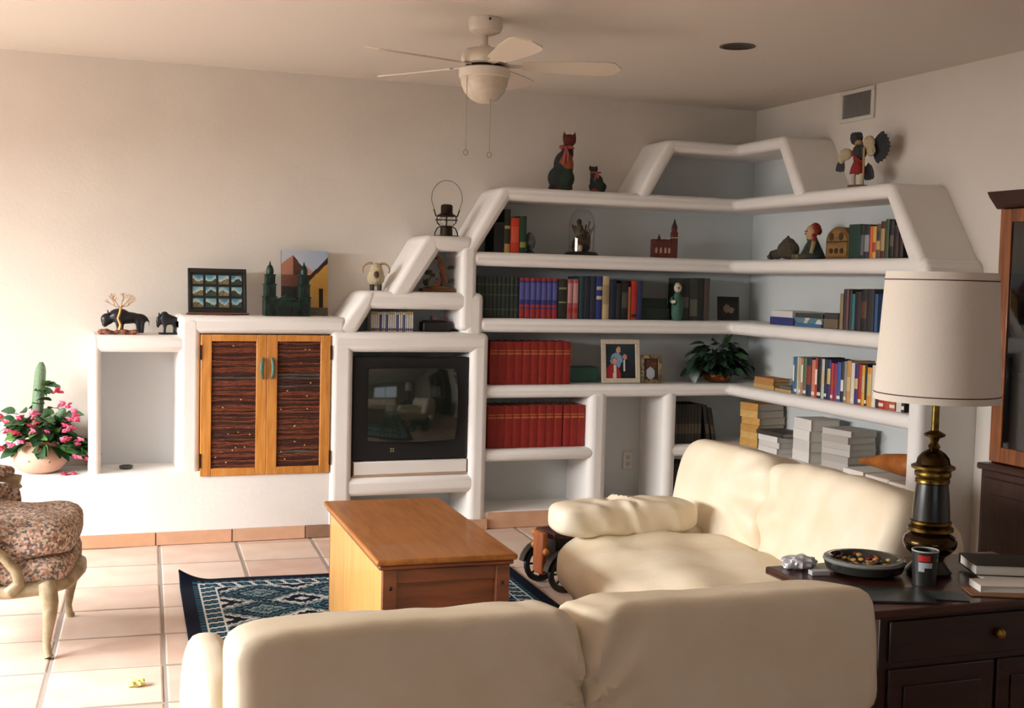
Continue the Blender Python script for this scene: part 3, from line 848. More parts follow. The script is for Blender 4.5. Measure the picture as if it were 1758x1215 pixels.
paper_old = mat('paper_aged', '#c9b083', .85, var=.15, vscale=300, stretch=(1, 1, 40))
page_grey = mat('paper_grey', '#bdb8ae', .85, var=.1, vscale=300, stretch=(1, 1, 40))
slab_thing('magazine', 'dark glossy magazine lying at the sofa side of the end table', 'magazine', 2.27, 2.90, TZ, .23, .17, .006, radians(-20), mat('mag_dark', '#23292b', .25))
slab_thing('folded_leaflet', 'dull teal leaflet lying in front of the paper cup', 'leaflet', 2.42, 2.86, TZ, .15, .10, .003, radians(-32), mat('leaflet_teal', '#39464a', .4))
slab_thing('paper_sheet', 'loose white paper sheets under the black notebook', 'paper', 2.84, 2.97, TZ, .30, .22, .012, radians(-24), paper)
slab_thing('envelope', 'brown envelope at the front edge of the end table', 'envelope', 2.62, 2.835, TZ, .20, .10, .004, radians(-24), mat('kraft', '#8a5f40', .8))
flatbook('book', 'white-paged book lying on the brown envelope', 2.665, 2.855, TZ + .0045, .20, .09, .020, radians(-20), paper, paper, spine='left')
flatbook('notebook', 'thick black notebook lying on the loose white papers', 2.80, 3.03, TZ + .0125, .22, .17, .034, radians(-24), mat('nb_black', '#171615', .6), paper)
g = G().cush((0, 0, .02), (.055, .035, .022), 2.4, 10, lambda v: v * (1 + .35 * noise.noise(v * 60)))
pw = g.build('crumpled_wrapper', mat('cellophane', '#c9cbd0', .15, coat=.4), angle=10)
tag(pw, 'crumpled clear wrapper on the far corner of the end table', 'wrapper'); pw.location = (2.20, 3.265, TZ)
slab_thing('matchbox', 'small pale box beside the crumpled wrapper', 'box', 2.215, 3.175, TZ, .06, .03, .014, radians(-10), mat('card_grey', '#b8b9bd', .6))

# ------------------------------------------------------------------ china cabinet at the side wall
cher = woodmat('cherry_wood', '#96582a', '#63341a', 4, 'z', .4, .25)
cherd = woodmat('cherry_dark', '#3d1d12', '#22100a', 4, 'z', .42, .2)
cc = thing('china_cabinet', 'dark wooden china cabinet with glazed doors against the side wall', 'cabinet', (4.1, 3.6, 0))
cc.location = (0, 0, 0)
ca, cb_ = 2.95, 4.36
G().box(3.885, W - .004, ca, cb_, .06, .70).build('lower_body', cherd, cc, bevel=.004)
G().box(3.865, W - .004, ca - .01, cb_ + .012, .70, .73).build('waist_moulding', cherd, cc, bevel=.008)
G().box(3.90, W - .004, ca + .03, cb_ - .03, .001, .06).build('plinth', cherd, cc, smooth=False)
G().box(3.94, W - .004, ca, ca + .025, .73, 1.90).box(3.94, W - .004, cb_ - .025, cb_, .73, 1.90).box(W - .02, W - .004, ca + .025, cb_ - .025, .73, 1.90).box(3.94, W - .02, ca + .025, cb_ - .025, 1.87, 1.90).build('upper_case', cherd, cc, smooth=False)
G().prism([(3.87, 1.945), (3.885, 1.92), (3.93, 1.87), (W - .004, 1.87), (W - .004, 1.945)], ca - .03, cb_ + .035, 'y').build('cornice', cherd, cc, bevel=.004)
cgl = mat('cabinet_glass', '#0d1212', .06, coat=.3)
dm = (ca + cb_) / 2
for y0_, y1_ in ((dm + .002, cb_ - .003), (ca + .003, dm - .002)):
    z0_, z1_ = .735, 1.868
    d_ = G().box(3.92, 3.94, y0_, y0_ + .06, z0_, z1_).box(3.92, 3.94, y1_ - .07, y1_, z0_, z1_).box(3.92, 3.94, y0_ + .06, y1_ - .07, z0_, z0_ + .07).box(3.92, 3.94, y0_ + .06, y1_ - .07, z1_ - .06, z1_).build('door', cher, cc, bevel=.004)
    G().box(3.928, 3.932, y0_ + .055, y1_ - .065, z0_ + .065, z1_ - .055).build('pane', glassmat('cab_glass', (.35, .38, .38), .15), d_, smooth=False)
    G().ell((3.912, (y0_ + .03 if y0_ > dm else y1_ - .03), 1.25), .011, 10, 7).build('knob', MATS['old_brass'], d_)
    l_ = G().box(3.872, 3.885, y0_ + .01, y1_ - .02, .10, .67).build('lower_door', cherd, cc, bevel=.006)
    G().box(3.866, 3.8725, y0_ + .07, y1_ - .08, .17, .60).build('raised_panel', cherd, l_, bevel=.005)
for z_ in (1.12, 1.48):
    G().box(3.99, W - .02, ca + .026, cb_ - .026, z_, z_ + .018).build('inner_shelf', cherd, cc, smooth=False)

# scrap on the floor at the very front
g = G().cush((0, 0, .012), (.03, .02, .012), 2.4, 8, lambda v: v * (1 + .5 * noise.noise(v * 90)))
ys = g.build('yellow_flower', mat('pale_yellow', '#e8dc8c', .7)); tag(ys, 'small pale yellow blossom lying on the floor tiles', 'flower'); ys.location = (.235, 4.485, 0)

# ------------------------------------------------------------------ television
tv = thing('television', 'black tube television set into the plaster wall unit', 'television', (1.894, D + .015, .431))
tvb = mat('tv_black', '#0b0b0c', .6)
G().box(-.349, .349, 0, .05, 0, .604).build('bezel', tvb, tv, bevel=.012, seg=3)
G().prism([(-.33, .05), (.33, .05), (.22, .30), (-.22, .30)], .03, .57, 'z').build('cabinet', tvb, tv, bevel=.01)
g = G(); n_ = 20; vs_ = []; fs_ = []
sw, sh_ = .272, .215
for j in range(n_ + 1):
    for i in range(n_ + 1):
        u, v = 2 * i / n_ - 1, 2 * j / n_ - 1
        uu, vv = u * (1 - .03 * v * v), v * (1 - .03 * u * u)
        vs_.append((sw * uu + .005, -.006 - .036 * (1 - u * u) - .024 * (1 - v * v), .325 + sh_ * vv))
for j in range(n_):
    for i in range(n_):
        a = j * (n_ + 1) + i
        fs_.append((a, a + 1, a + n_ + 2, a + n_ + 1))
g.add(vs_, fs_)
g.build('screen', mat('crt_glass', '#1b211c', .06, spec=.7, coat=.3), tv)
for k in range(4):
    G().box(-.122 + (k % 2) * .014, -.113 + (k % 2) * .014, -.003, .001, .048 + (k // 2) * .014, .056 + (k // 2) * .014).build('button', mat('button_mark', '#8a8a5c', .5), tv, smooth=False)
ps = thing('pullout_shelf', 'white pull-out shelf below the television', 'shelf', (1.90, D + .004, .337))
G().box(-.345, .341, 0, .29, .012, .088).build('front_rail', mat('shelf_white', '#e9e6e1', .5), ps, bevel=.006)
for s_ in (-1, 1):
    G().box(s_ * .348 - .005, s_ * .348 - .001, .006, .28, 0, .088).build('slide', mat('slide_brown', '#6b4a36', .5), ps, smooth=False)
G().box(-.35, .35, .004, .28, 0, .012).build('bottom_strip', mat('strip_tan', '#b89a80', .6), ps, smooth=False)

# ------------------------------------------------------------------ books
BK = 0
def book(label, x, y, z, w, h, d, col, side=False, bands=(), lean=0, group=None, name='book', rough=.6, pages=None):
    """standing book, spine towards the room. (x, y) is the near corner of the spine on the shelf"""
    o = thing(name, label, 'book', (x, y, z), -pi / 2 if side else 0, group)
    if lean: o.rotation_euler = (0, lean, o.rotation_euler.z)
    w = w - .0012
    m_ = col if not isinstance(col, str) else mat('cover_' + col.strip('#'), col, rough)
    g = G(); b = min(.003, w * .16)
    r = .004
    spine = [(0, r), (w * .25, r * .25), (w * .5, 0), (w * .75, r * .25), (w, r), (w, d), (w - b, d), (w - b, r + b), (b, r + b), (b, d), (0, d)]
    g.prism(spine, 0, h, 'z')
    g.build('cover', m_, o, smooth=False)
    G().box(b + .0002, w - b - .0002, r + b, d - .006, .004, h - .005).build('pages', pages or paper_old, o, smooth=False)
    for z0, z1, c in bands:
        G().prism([(w * .06, r * .8 - .0009), (w * .25, r * .25 - .0009), (w * .5, -.0009), (w * .75, r * .25 - .0009), (w * .94, r * .8 - .0009), (w * .94, r), (w * .06, r)], h * z0, h * z1, 'z').build('spine_band', mat('band_' + c.strip('#'), c, .5), o, smooth=False)
    return o
def book_set(n, x0, wtot, y, z, h, d, col, bands, labf, group, jit=.002):
    proto = None
    w = wtot / n
    rg = random.Random(n * 7 + int(x0 * 100))
    for k in range(n):
        if proto is None:
            o = proto = book(labf(k), x0, y, z, w, h, d, col, bands=bands, group=group)
        else:
            o = proto.copy(); COL.objects.link(o); tag(o, labf(k), 'book', group)
            for c_ in proto.children:
                q = c_.copy(); COL.objects.link(q); q.parent = o
        o.location = (x0 + k * w, y + rg.uniform(0, jit * 2), z)
GOLD = '#b06a34'
ye_ = 6.865
book_set(10, 2.392, .53, ye_, zD + .001, .262, .20, mat('red_cloth', '#8e1f16', .6, var=.12, vscale=30), ((.70, .74, GOLD), (.775, .80, GOLD)), lambda k: 'red cloth volume, %s from the television, in the red row on the higher shelf' % ORD[k], 'upper row of red volumes')
book_set(9, 2.388, .488, ye_, zE + .001, .258, .20, MATS['red_cloth'], ((.70, .74, GOLD), (.775, .80, GOLD)), lambda k: 'red cloth volume, %s from the television column, in the lowest red row' % ORD[k], 'lower row of red volumes')
book_set(3, 2.882, .146, ye_, zE + .001, .256, .20, MATS['red_cloth'], ((.70, .74, GOLD), (.775, .80, GOLD)), lambda k: 'red cloth volume, %s of the three beside the column, in the lowest red row' % ORD[k], 'lower row of red volumes')
book_set(10, 2.299, .270, ye_, zC + .001, .248, .19, mat('green_cloth', '#1c2a22', .6), ((.80, .82, '#5a5a3a'), (.55, .57, '#5a5a3a'), (.2, .22, '#5a5a3a')), lambda k: 'dark green volume, %s from the television side, on the third shelf' % ORD[k], 'dark green set')
book_set(7, 2.571, .251, ye_, zC + .001, .246, .19, mat('blue_cloth', '#2e3270', .55), ((.0, .24, '#9c2a26'), (.27, .34, '#a5302a'), (.93, 1.0, '#9c2a26'), (.46, .88, '#55589a')), lambda k: 'blue volume with red foot, %s after the dark green set' % ORD[k], 'blue and red set')
def row(lst, y, z, d, labf, group, side=False, x=None):
    for k, (p, w, h, c, *bd) in enumerate(lst):
        if side: book(labf(k, c), x, p, z, w, h, d, c, True, bd[0] if bd else (), group=group)
        else: book(labf(k, c), p, y, z, w, h, d, c, False, bd[0] if bd else (), group=group)
CN = {'#26291f': 'black', '#a0504e': 'dull pink', '#a85652': 'dusty pink', '#1f3a3c': 'dark teal', '#1d2534': 'navy', '#202a3c': 'midnight blue', '#2a3478': 'bright blue', '#c0ab82': 'tan', '#1e2640': 'ink blue', '#22241f': 'charcoal', '#1b1c1c': 'jet black', '#a4562c': 'orange', '#a82f22': 'scarlet', '#24305a': 'royal blue',
      '#262a26': 'grey black', '#353a34': 'slate', '#1f2421': 'black green', '#4b443a': 'brown grey', '#15181a': 'black', '#1e2a1e': 'black green', '#c23a1e': 'bright red', '#1f3a26': 'bottle green',
      '#16352a': 'large dark green', '#1a1c1c': 'black', '#2a2c30': 'dark grey', '#c45c30': 'orange', '#c89a3c': 'yellow', '#5a4a3c': 'mottled brown', '#4e2420': 'maroon', '#3a4a30': 'olive',
      '#8a7456': 'tan', '#6a3c42': 'mauve', '#23201e': 'black', '#2a6a70': 'teal', '#262022': 'dark brown', '#1e1b1c': 'black', '#2b2a2c': 'charcoal', '#274a78': 'blue'}
row([(2.826, .058, .240, '#26291f', ((.75, .8, '#8a8a6a'), (.4, .44, '#8a8a6a'))), (2.887, .034, .243, '#a0504e', ((.15, .27, '#a82f22'), (.4, .9, '#c09090'))), (2.922, .038, .244, '#a85652', ((.15, .27, '#a82f22'), (.4, .9, '#c09090'))), (2.965, .035, .262, '#1f3a3c'), (3.0, .04, .265, '#1d2534'), (3.04, .039, .266, '#202a3c'),
     (3.079, .043, .267, '#2a3478', ((.68, .76, '#b8b49a'), (.46, .54, '#c9c4a0'))), (3.123, .046, .268, '#c0ab82', ((.35, .8, '#a08c66'),)), (3.173, .044, .246, '#1e2640'), (3.218, .034, .226, '#22241f'), (3.253, .046, .243, '#1b1c1c', ((.3, .7, '#4a4a3e'),)), (3.301, .019, .205, '#a4562c'), (3.321, .041, .243, '#a82f22', ((.06, .14, '#2a2420'),)), (3.363, .035, .243, '#24305a')],
    ye_, zC + .001, .19, lambda k, c: '%s book, %s beyond the blue and red set on the third shelf' % (CN[c], ORD[k]), 'mixed books on the third shelf')
row([(3.676, .054, .268, '#262a26', ((.3, .55, '#55564a'),)), (3.731, .062, .269, '#353a34', ((.1, .5, '#6a6a5c'),)), (3.794, .042, .270, '#1f2421'), (3.837, .040, .272, '#4b443a')], ye_, zC + .001, .19, lambda k, c: '%s book, %s beside the goose figurine on the third shelf' % (CN[c], ORD[k]), 'books beside the goose figurine')
row([(2.400, .063, .180, '#15181a'), (2.464, .039, .259, '#1e2a1e', ((.55, .62, '#b09a50'), (.0, .2, '#b08a50'))), (2.505, .056, .210, '#c23a1e', ((.3, .75, '#d0563a'),)), (2.563, .045, .222, '#1f3a26', ((.15, .3, '#8a8a3a'),))], ye_, zB + .001, .17, lambda k, c: '%s book, %s from the slanted side on the second shelf' % (CN[c], ORD[k]), 'books under the slanted side')
xr = 4.06
row([(5.675, .105, .188, '#16352a', ()), (5.569, .033, .182, '#1a1c1c', ((.1, .7, '#55585c'),)), (5.535, .048, .181, '#2a2c30', ((.2, .7, '#8a8a90'),)), (5.486, .023, .173, '#c45c30'), (5.462, .032, .171, '#c89a3c', ((.2, .5, '#a03a2a'),)), (5.429, .034, .183, '#5a4a3c', ((.25, .5, '#b89a5c'), (.55, .8, '#2a3048'))), (5.394, .038, .196, '#4e2420', ((.2, .8, '#a88a5a'),)), (5.355, .031, .206, '#3a4a30')],
    0, zB + .001, .17, lambda k, c: '%s book, %s from the arched wooden box on the second shelf' % (CN[c], ORD[k]), 'books by the arched box', True, xr)
for k, (yy, hh, c, nm) in enumerate(((5.318, .195, '#1c1c1c', 'black'), (5.280, .170, '#33201c', 'dark brown'), (5.242, .115, '#241a18', 'small brown'))):
    book('%s book tucked against the slanted end of the second shelf' % nm, xr, yy, zB + .004 + .0, .036, hh, .16, c, True, ((.3, .6, '#5a5048'),) if k == 0 else (), group='books by the arched box')
row([(5.730, .030, .201, '#8a7456'), (5.699, .022, .225, '#15181a'), (5.676, .025, .227, '#6a3c42'), (5.650, .028, .221, '#23201e'), (5.621, .027, .200, '#2a6a70'), (5.593, .054, .214, '#262022'), (5.538, .054, .229, '#1e1b1c', ((.3, .7, '#5a3c28'),)), (5.483, .058, .230, '#2b2a2c'), (5.421, .028, .204, '#274a78')],
    0, zC + .001, .17, lambda k, c: '%s upright book, %s after the flat boxes on the third side shelf' % (CN[c], ORD[k]), 'upright books on the third side shelf', True, xr)
RD = [(6.171, .018, .220, '#2a62a0'), (6.152, .026, .222, '#4a6a70'), (6.125, .016, .223, '#c8c4ba'), (6.108, .023, .220, '#b0a184'), (6.084, .020, .217, '#b0795a'), (6.063, .034, .219, '#5a6a50'), (6.028, .049, .222, '#23304a'), (5.977, .035, .216, '#c87a60'), (5.942, .022, .227, '#a83428'), (5.919, .037, .234, '#1d1c1e'),
      (5.880, .029, .227, '#b4bcb8'), (5.850, .025, .229, '#1f2022'), (5.824, .034, .227, '#2c3166'), (5.789, .025, .211, '#b03426'), (5.763, .033, .209, '#8a2a5a'), (5.730, .035, .219, '#3c5a9a'), (5.694, .028, .224, '#2a2a2c'), (5.665, .024, .229, '#8a8880'), (5.640, .038, .235, '#c09058'), (5.601, .032, .225, '#d2cec4'),
      (5.568, .033, .223, '#3a2f6a'), (5.534, .030, .222, '#a82a28'), (5.503, .026, .219, '#d2a52a'), (5.476, .018, .226, '#1c1b1a'), (5.457, .041, .211, '#d09036'), (5.415, .034, .226, '#d6d2ca'), (5.376, .021, .212, '#26221f'), (5.354, .045, .215, '#a83026'), (5.308, .044, .218, '#b0402c'), (5.263, .05, .222, '#b4563a'), (5.206, .042, .226, '#d0cbc2'), (5.163, .024, .229, '#201e1e')]
RN = 'bright blue,grey teal,white,tan,pale brown,olive,navy,salmon,red,black,pale grey,black,indigo,scarlet,magenta,blue,black and white,grey,golden tan,white,purple,crimson,yellow,black,orange,white,dark brown,red,brick red,rust,white,black'.split(',')
rgb = random.Random(5)
for k, (p, w, h, c) in enumerate(RD):
    bd = ((rgb.uniform(.25, .4), rgb.uniform(.55, .85), rgb.choice(['#e0dccf', '#c9b27a', '#2a2a2c', '#8a3a30'])),) if k % 2 == 0 else ((.06, .14, '#e0dccf'),)
    book('%s paperback, %s from the corner in the long row behind the lampshade' % (RN[k], ORD[k]), xr, p, zD + .001, w, h, .16, c, True, bd, group='long row of books behind the lampshade', pages=paper)
# dark set under the plant, last two leaning
book_set(8, 3.659, .192, ye_, zE + .001, .252, .19, mat('black_cloth', '#1d1a17', .6), ((.25, .5, '#4a4030'),), lambda k: 'black volume, %s from the second column, on the shelf under the plant' % ORD[k], 'black set under the plant')
for k in range(2):
    o = book('slanting black volume, %s of the two ending the set under the plant' % ORD[k], 3.853 + k * .032, ye_, zE + .0005, .030, .245 - k * .018, .19, MATS['black_cloth'], bands=((.25, .5, '#4a4030'),), group='black set under the plant')
    o.rotation_euler = (0, -radians(9 + 2 * k), 0); o.location.x = 3.894 + k * .040
# dark box on the plinth below that shelf
o = G().box(0, .16, 0, .22, 0, .24).build('storage_box', mat('box_dark', '#1d1c1b', .7), bevel=.004); tag(o, 'dark box on the bottom shelf next to the second column', 'box'); o.location = (3.66, 6.88, .101)

# lying books and boxes
flatbook('photo_album', 'dark green album lying flat left of the goose figurine', 3.505, 6.99, zC + .001, .20, .19, .072, 0, mat('album_green', '#22302a', .6), mat('album_pages', '#2a3a30', .8), spine='front')
flatbook('photo_album', 'smaller dark green album stacked on top of the flat one', 3.50, 6.99, zC + .0735, .18, .18, .062, 0, mat('album_green2', '#1b2622', .6), MATS['album_pages'], spine='front')
o = G().box(0, .235, 0, .12, 0, .095).build('teal_box', mat('teal_card', '#3d6a64', .7, var=.1, vscale=6), bevel=.003); tag(o, 'long teal box beside the upper red volumes', 'box'); o.location = (2.927, 6.99, zD + .001)
def sidebox(name, label, cat, y1, ln, z, h, dep, m_, x=xr, rz=0, bevel=.002):
    o = G().box(0, dep, -ln, 0, 0, h).build(name, m_, bevel=bevel); o.location = (x, y1, z); o.rotation_euler = (0, 0, rz)
    return tag(o, label, cat)
z_ = zC + .001
sidebox('game_box', 'flat dark blue box nearest the corner on the third side shelf', 'box', 6.44, .255, z_, .045, .18, mat('box_blue', '#2c3570', .6))
sidebox('game_box', 'white box lying on the dark blue box', 'box', 6.42, .225, z_ + .0455, .04, .17, mat('box_white', '#c9c8c6', .6))
sidebox('magazine', 'flat blue magazine under the white picture magazines', 'magazine', 6.17, .27, z_, .018, .19, mat('mag_blue', '#3a6a92', .5))
sidebox('magazine', 'white picture magazine on top of the blue magazine', 'magazine', 6.175, .29, z_ + .0185, .034, .19, cellmat('mag_print', ['#c4c2bc', '#5a7a8a', '#b8b2a6', '#3a4248', '#c9c7c2'], 18, .5))
sidebox('magazine', 'dark magazine topping the flat pile on the third side shelf', 'magazine', 6.165, .28, z_ + .053, .024, .18, mat('mag_black', '#3a3a38', .5))
sidebox('game_box', 'brown grey flat box beside the upright books', 'box', 5.876, .135, z_, .055, .18, mat('box_brown', '#6a5c4c', .6))
sidebox('magazine', 'black folder lying on the brown grey box', 'folder', 5.87, .13, z_ + .0555, .032, .18, MATS['mag_black'])
z_ = zD + .001
for k, (yy, ln, h, c, nm) in enumerate(((6.60, .235, .025, '#b8935a', 'bottom'), (6.595, .22, .022, '#a97f49', 'middle'), (6.59, .22, .02, '#b07a40', 'top'))):
    flatbook('book', 'tan paperback, %s of the small pile beside the plant' % nm, xr + .06, yy - ln / 2, z_, .12, ln, h, 0, mat('tan_%d' % k, c, .7), paper_old, 'tan paperbacks beside the plant', spine='left')
    z_ += h + .0005
flatbook('book', 'thin tan booklet lying between the small pile and the long row', xr + .07, 6.265, zD + .001, .14, .18, .016, 0, mat('tan_0', '#b8935a'), paper_old, spine='left')
flatbook('book', 'grey green booklet lying on the thin tan booklet', xr + .08, 6.27, zD + .0175, .12, .13, .016, 0, mat('greygreen', '#5d635a', .7), page_grey, spine='left')
# book piles on the lowest side shelf
z_ = zE + .001
def pile(n, y, x, w, ln, hs, covers, pages, lab, group, rz=0, z0=None, spine='left', jig=.006):
    z = z0 if z0 is not None else zE + .001
    rg = random.Random(int(y * 1000))
    for k in range(n):
        h = hs[k % len(hs)]
        flatbook('book', lab % ORD[k], x + rg.uniform(-jig, jig), y + rg.uniform(-jig, jig), z, w, ln, h, rz + rg.uniform(-.04, .04), covers[k % len(covers)], pages, group, spine=spine)
        z += h + .0006
    return z
tanc = [mat('tanbook_%d' % k, c, .7, var=.12, vscale=40) for k, c in enumerate(('#c79a52', '#d0a862', '#be8e48'))]
pile(6, 6.70, 4.20, .22, .17, [.046, .044, .047], tanc, page_grey, 'tan paperback, %s from the bottom of the pile in the far corner', 'tan paperback pile in the corner', radians(8))
whc = [mat('pale_cover_%d' % k, c, .7) for k, c in enumerate(('#d8d6d0', '#cfcdc8', '#dedcd6'))]
z_ = pile(3, 6.42, 4.15, .17, .22, [.034, .036], whc, paper, 'white book, %s from the bottom of the pile under the dark album', 'white books under the dark album', 0)
flatbook('photo_album', 'dark brown album lying on the white books of the low side shelf', 4.15, 6.40, z_, .19, .26, .026, radians(4), mat('album_brown', '#3a332b', .6), page_grey, spine='left')
pile(4, 6.05, 4.16, .19, .20, [.06, .064], whc, paper, 'white catalogue, %s from the bottom of the tall pile on the low side shelf', 'tall white catalogue pile', radians(-5))
pile(6, 5.77, 4.19, .20, .23, [.036, .04, .034], [mat('grey_cover_%d' % k, c, .7) for k, c in enumerate(('#b4b0aa', '#a8a49e', '#bcb8b2'))], page_grey, 'grey paperback, %s from the bottom of the pile by the gourd', 'grey paperback pile', radians(6))
for k, (yy, ln) in enumerate(((5.55, .20), (5.35, .22), (5.16, .20))):
    sidebox('paper_stack', 'stack of loose white papers, %s from the grey paperback pile on the low side shelf' % ORD[k], 'papers', yy + .07, ln - .02, zE + .001, .03 - .006 * k, .22, paper, x=4.05)

# carved wooden gourd bottle lying on the papers
gd = thing('gourd', 'orange brown dried gourd lying on papers at the end of the low shelf', 'gourd', (4.13, 5.25, zE + .036), radians(4))
P = [(.30, .045, .014), (.25, .046, .02), (.18, .054, .03), (.10, .062, .045), (.0, .066, .056), (-.08, .068, .062), (-.13, .069, .058), (-.155, .069, .045)]
G().tube([(0, y, z) for y, z, r in P], [r for *_, r in P], 20).build('shell', mat('gourd_skin', '#b06a26', .45, var=.2, vscale=14, col2='#8f5018'), gd)
G().lathe([(.036, 0), (.038, .004)], n=20, M=T((0, -.155, .069)) @ RX(pi / 2)).build('cut_face', mat('gourd_cut', '#5a3a22', .7), gd)

# ------------------------------------------------------------------ pictures
pm = attrmat('photo_print', .35, .4)
def lerp(a, b, t): return tuple(x + (y - x) * t for x, y in zip(a, b))
def rnd(u, v, s=1.0): return (sin(u * 127.1 * s + v * 311.7 * s) * 43758.5453) % 1
# collage of small landscape photos
cf = thing('collage_frame', 'dark frame holding twelve small landscape photos on the ledge', 'picture frame', (.80, 6.985, 1.262))
cf.rotation_euler = (radians(-8), radians(0), radians(3))
pf = mat('frame_black', '#20211f', .5)
G().box(-.163, .163, 0, .018, .010, .028).box(-.163, .163, 0, .018, .24, .262).box(-.163, -.148, 0, .018, .028, .24).box(.148, .163, 0, .018, .028, .24).build('frame', pf, cf, bevel=.002)
picture('mat_board', .30, .216, 2, 2, lambda u, v: hx('#22251f'), pm, cf, M=T((0, .010, .026)))
def scenep(k):
    sky = [hx('#4a88a0'), hx('#6a9aa8'), hx('#3f7896')][k % 3]; gr = [hx('#8a7a58'), hx('#4a5a48'), hx('#a08a66'), hx('#3a4a44')][k % 4]
    def f(u, v):
        hz = .45 + .18 * sin(u * 5 + k) + .12 * (rnd(u, k) - .5)
        if v > hz: return lerp(hx('#b8c4c0'), sky, min(1, (v - hz) * 2.2))
        return lerp(gr, hx('#23302c'), rnd(u, v, .7) * .8)
    return f
for k in range(12):
    cx, cz = -.108 + .072 * (k % 4), .042 + .066 * (k // 4)
    picture('photo', .058, .05, 12, 10, scenep(k), pm, cf, thick=.003, M=T((cx, .0085, cz)))
G().box(-.175, .172, -.03, .02, 0, .008).build('easel_ledge', woodmat('ledge_wood', '#8a5f3e', '#6a4228', 6, 'x'), cf, bevel=.002)
o = G().box(-.08, .075, 0, .02, 0, .009).build('red_ruler', mat('dull_red', '#6a2f2a', .6), bevel=.002); tag(o, 'small dull red strip lying before the dark collage frame', 'ruler'); o.location = (.795, 6.925, 1.261); o.rotation_euler = (0, 0, radians(2))

# canvas with a sunlit street
def canvas(u, v):
    n = rnd(u, v, .9) * .12
    sky = lerp(hx('#b9bdc4'), hx('#8fa3bd'), u * v)
    # far pink gabled wall at left of centre
    if v > .62:
        roof_r = .62 + (u - .62) * .62 / .38 * .62 if u > .62 else 0
        gable = .93 - abs(u - .25) * (.9 if u > .25 else .55)
        if u > .58 and v < .60 + (u - .58) * .72: pass
        elif v < gable and u < .5:
            return lerp(hx('#b07a66') if u < .25 else hx('#3a2a26'), hx('#8a5a4c'), n * 3)
        elif u >= .5 and v < .78 - (u - .5) * .6: return lerp(hx('#c2937c'), hx('#a0705c'), n * 3)
        else: return lerp(sky, hx('#d6d0cc'), n)
    if u > .55 and v < .60 + (u - .55) * .70:
        if v > .50 + (u - .55) * .70: return lerp(hx('#2c211a'), hx('#5a3f28'), n * 3)
        if .80 < u < .90 and .12 < v < .42: return hx('#2b2018')
        if v < .13: return lerp(hx('#6a6456'), hx('#4a463e'), n * 4)
        return lerp(hx('#c79a4c'), hx('#a87838') if v > .25 else hx('#a8906a'), n * 4)
    if v < .12: return lerp(hx('#5e584c'), hx('#3a362f'), n * 4)
    if u < .5 and v > .45: return lerp(hx('#8a5c4c'), hx('#4a3028'), .3 + n * 3)
    return lerp(hx('#2b2b28'), hx('#4c473c'), n * 4)
cv = thing('canvas_painting', 'unframed painting of a sunlit street leaning on the wall', 'painting', (1.302, 7.04, 1.262))
cv.rotation_euler = (radians(-5), 0, 0)
picture('canvas', .272, .378, 56, 72, canvas, attrmat('oil_paint', .55), cv, thick=.016)

# bronze church model
bz = mat('dark_bronze', '#1c2420', .45, metal=.5, var=.35, vscale=30, col2='#2f4a40')
chm = thing('church_model', 'dark green bronze church model with twin bell towers', 'model church', (1.18, 6.905, 1.261), radians(4))
bd = G().box(-.09, .09, .0, .085, 0, .085)
bd.prism([(-.09, .085), (-.03, .105), (0, .12), (.03, .105), (.09, .085)], .005, .07, 'y')
bd.build('facade', bz, chm, bevel=.002)
for kx in (-.04, .0, .04):
    a = G().prism([(kx - .014, 0), (kx + .014, 0), (kx + .014, .045)] + [(kx + .014 * cos(t), .045 + .014 * sin(t)) for t in (pi / 4, pi / 2, 3 * pi / 4)] + [(kx - .014, .045)], -.004, .002, 'y').build('arched_door', mat('bronze_black', '#0d100f', .6), chm, smooth=False)
for s_ in (-1, 1):
    tx = s_ * .098
    t_ = G().box(tx - .034, tx + .034, .0, .07, 0, .105).box(tx - .038, tx + .038, -.004, .074, .105, .111).box(tx - .030, tx + .030, .004, .066, .111, .175).box(tx - .034, tx + .034, 0, .07, .175, .181).box(tx - .026, tx + .026, .009, .061, .181, .230).box(tx - .030, tx + .030, .005, .065, .230, .236)
    tw_ = t_.build('bell_tower', bz, chm, bevel=.0015)
    for zz, hh in ((.118, .045), (.187, .036), (.02, .06)):
        G().prism([(tx - .010, zz), (tx + .010, zz), (tx + .010, zz + hh * .7), (tx, zz + hh), (tx - .010, zz + hh * .7)], -.0045 if zz < .1 else .0, .006 if zz < .1 else .011, 'y').build('window', MATS['bronze_black'], tw_, smooth=False)
    G().lathe([(.020, .236), (.022, .25), (.021, .264), (.014, .282), (.006, .290), (.006, .294), (.002, .31)], (tx, .035, 0), 14).build('dome', bz, tw_)

# family portrait
def family(u, v):
    bg = lerp(hx('#2b3a42'), hx('#1c262c'), abs(u - .5) + (1 - v) * .4)
    def e(cx, cz, rx, rz): return ((u - cx) / rx) ** 2 + ((v - cz) / rz) ** 2 < 1
    if e(.30, .50, .075, .085): return hx('#c99a84')
    if e(.29, .535, .095, .085): return hx('#8a7458')
    if v < .42 and e(.24, .0, .27, .42):
        return hx('#d8d0c8') if abs(u - .30) < .035 + (.42 - v) * .06 and v < .40 else hx('#9c2a2c')
    if e(.64, .62, .07, .08): return hx('#c2907a')
    if e(.64, .66, .085, .07): return hx('#2a2220')
    if v < .55 and e(.68, .05, .26, .50):
        if abs(u - .62) < .025 and v > .22: return hx('#cfd2d6')
        if abs(u - .625) < .01 and v > .2: return hx('#8a3a3a')
        return hx('#1d2026')
    if e(.43, .82, .075, .095): return hx('#c49a84')
    if v < .73 and e(.36, .50, .20, .24): return hx('#7ea0bc')
    return bg
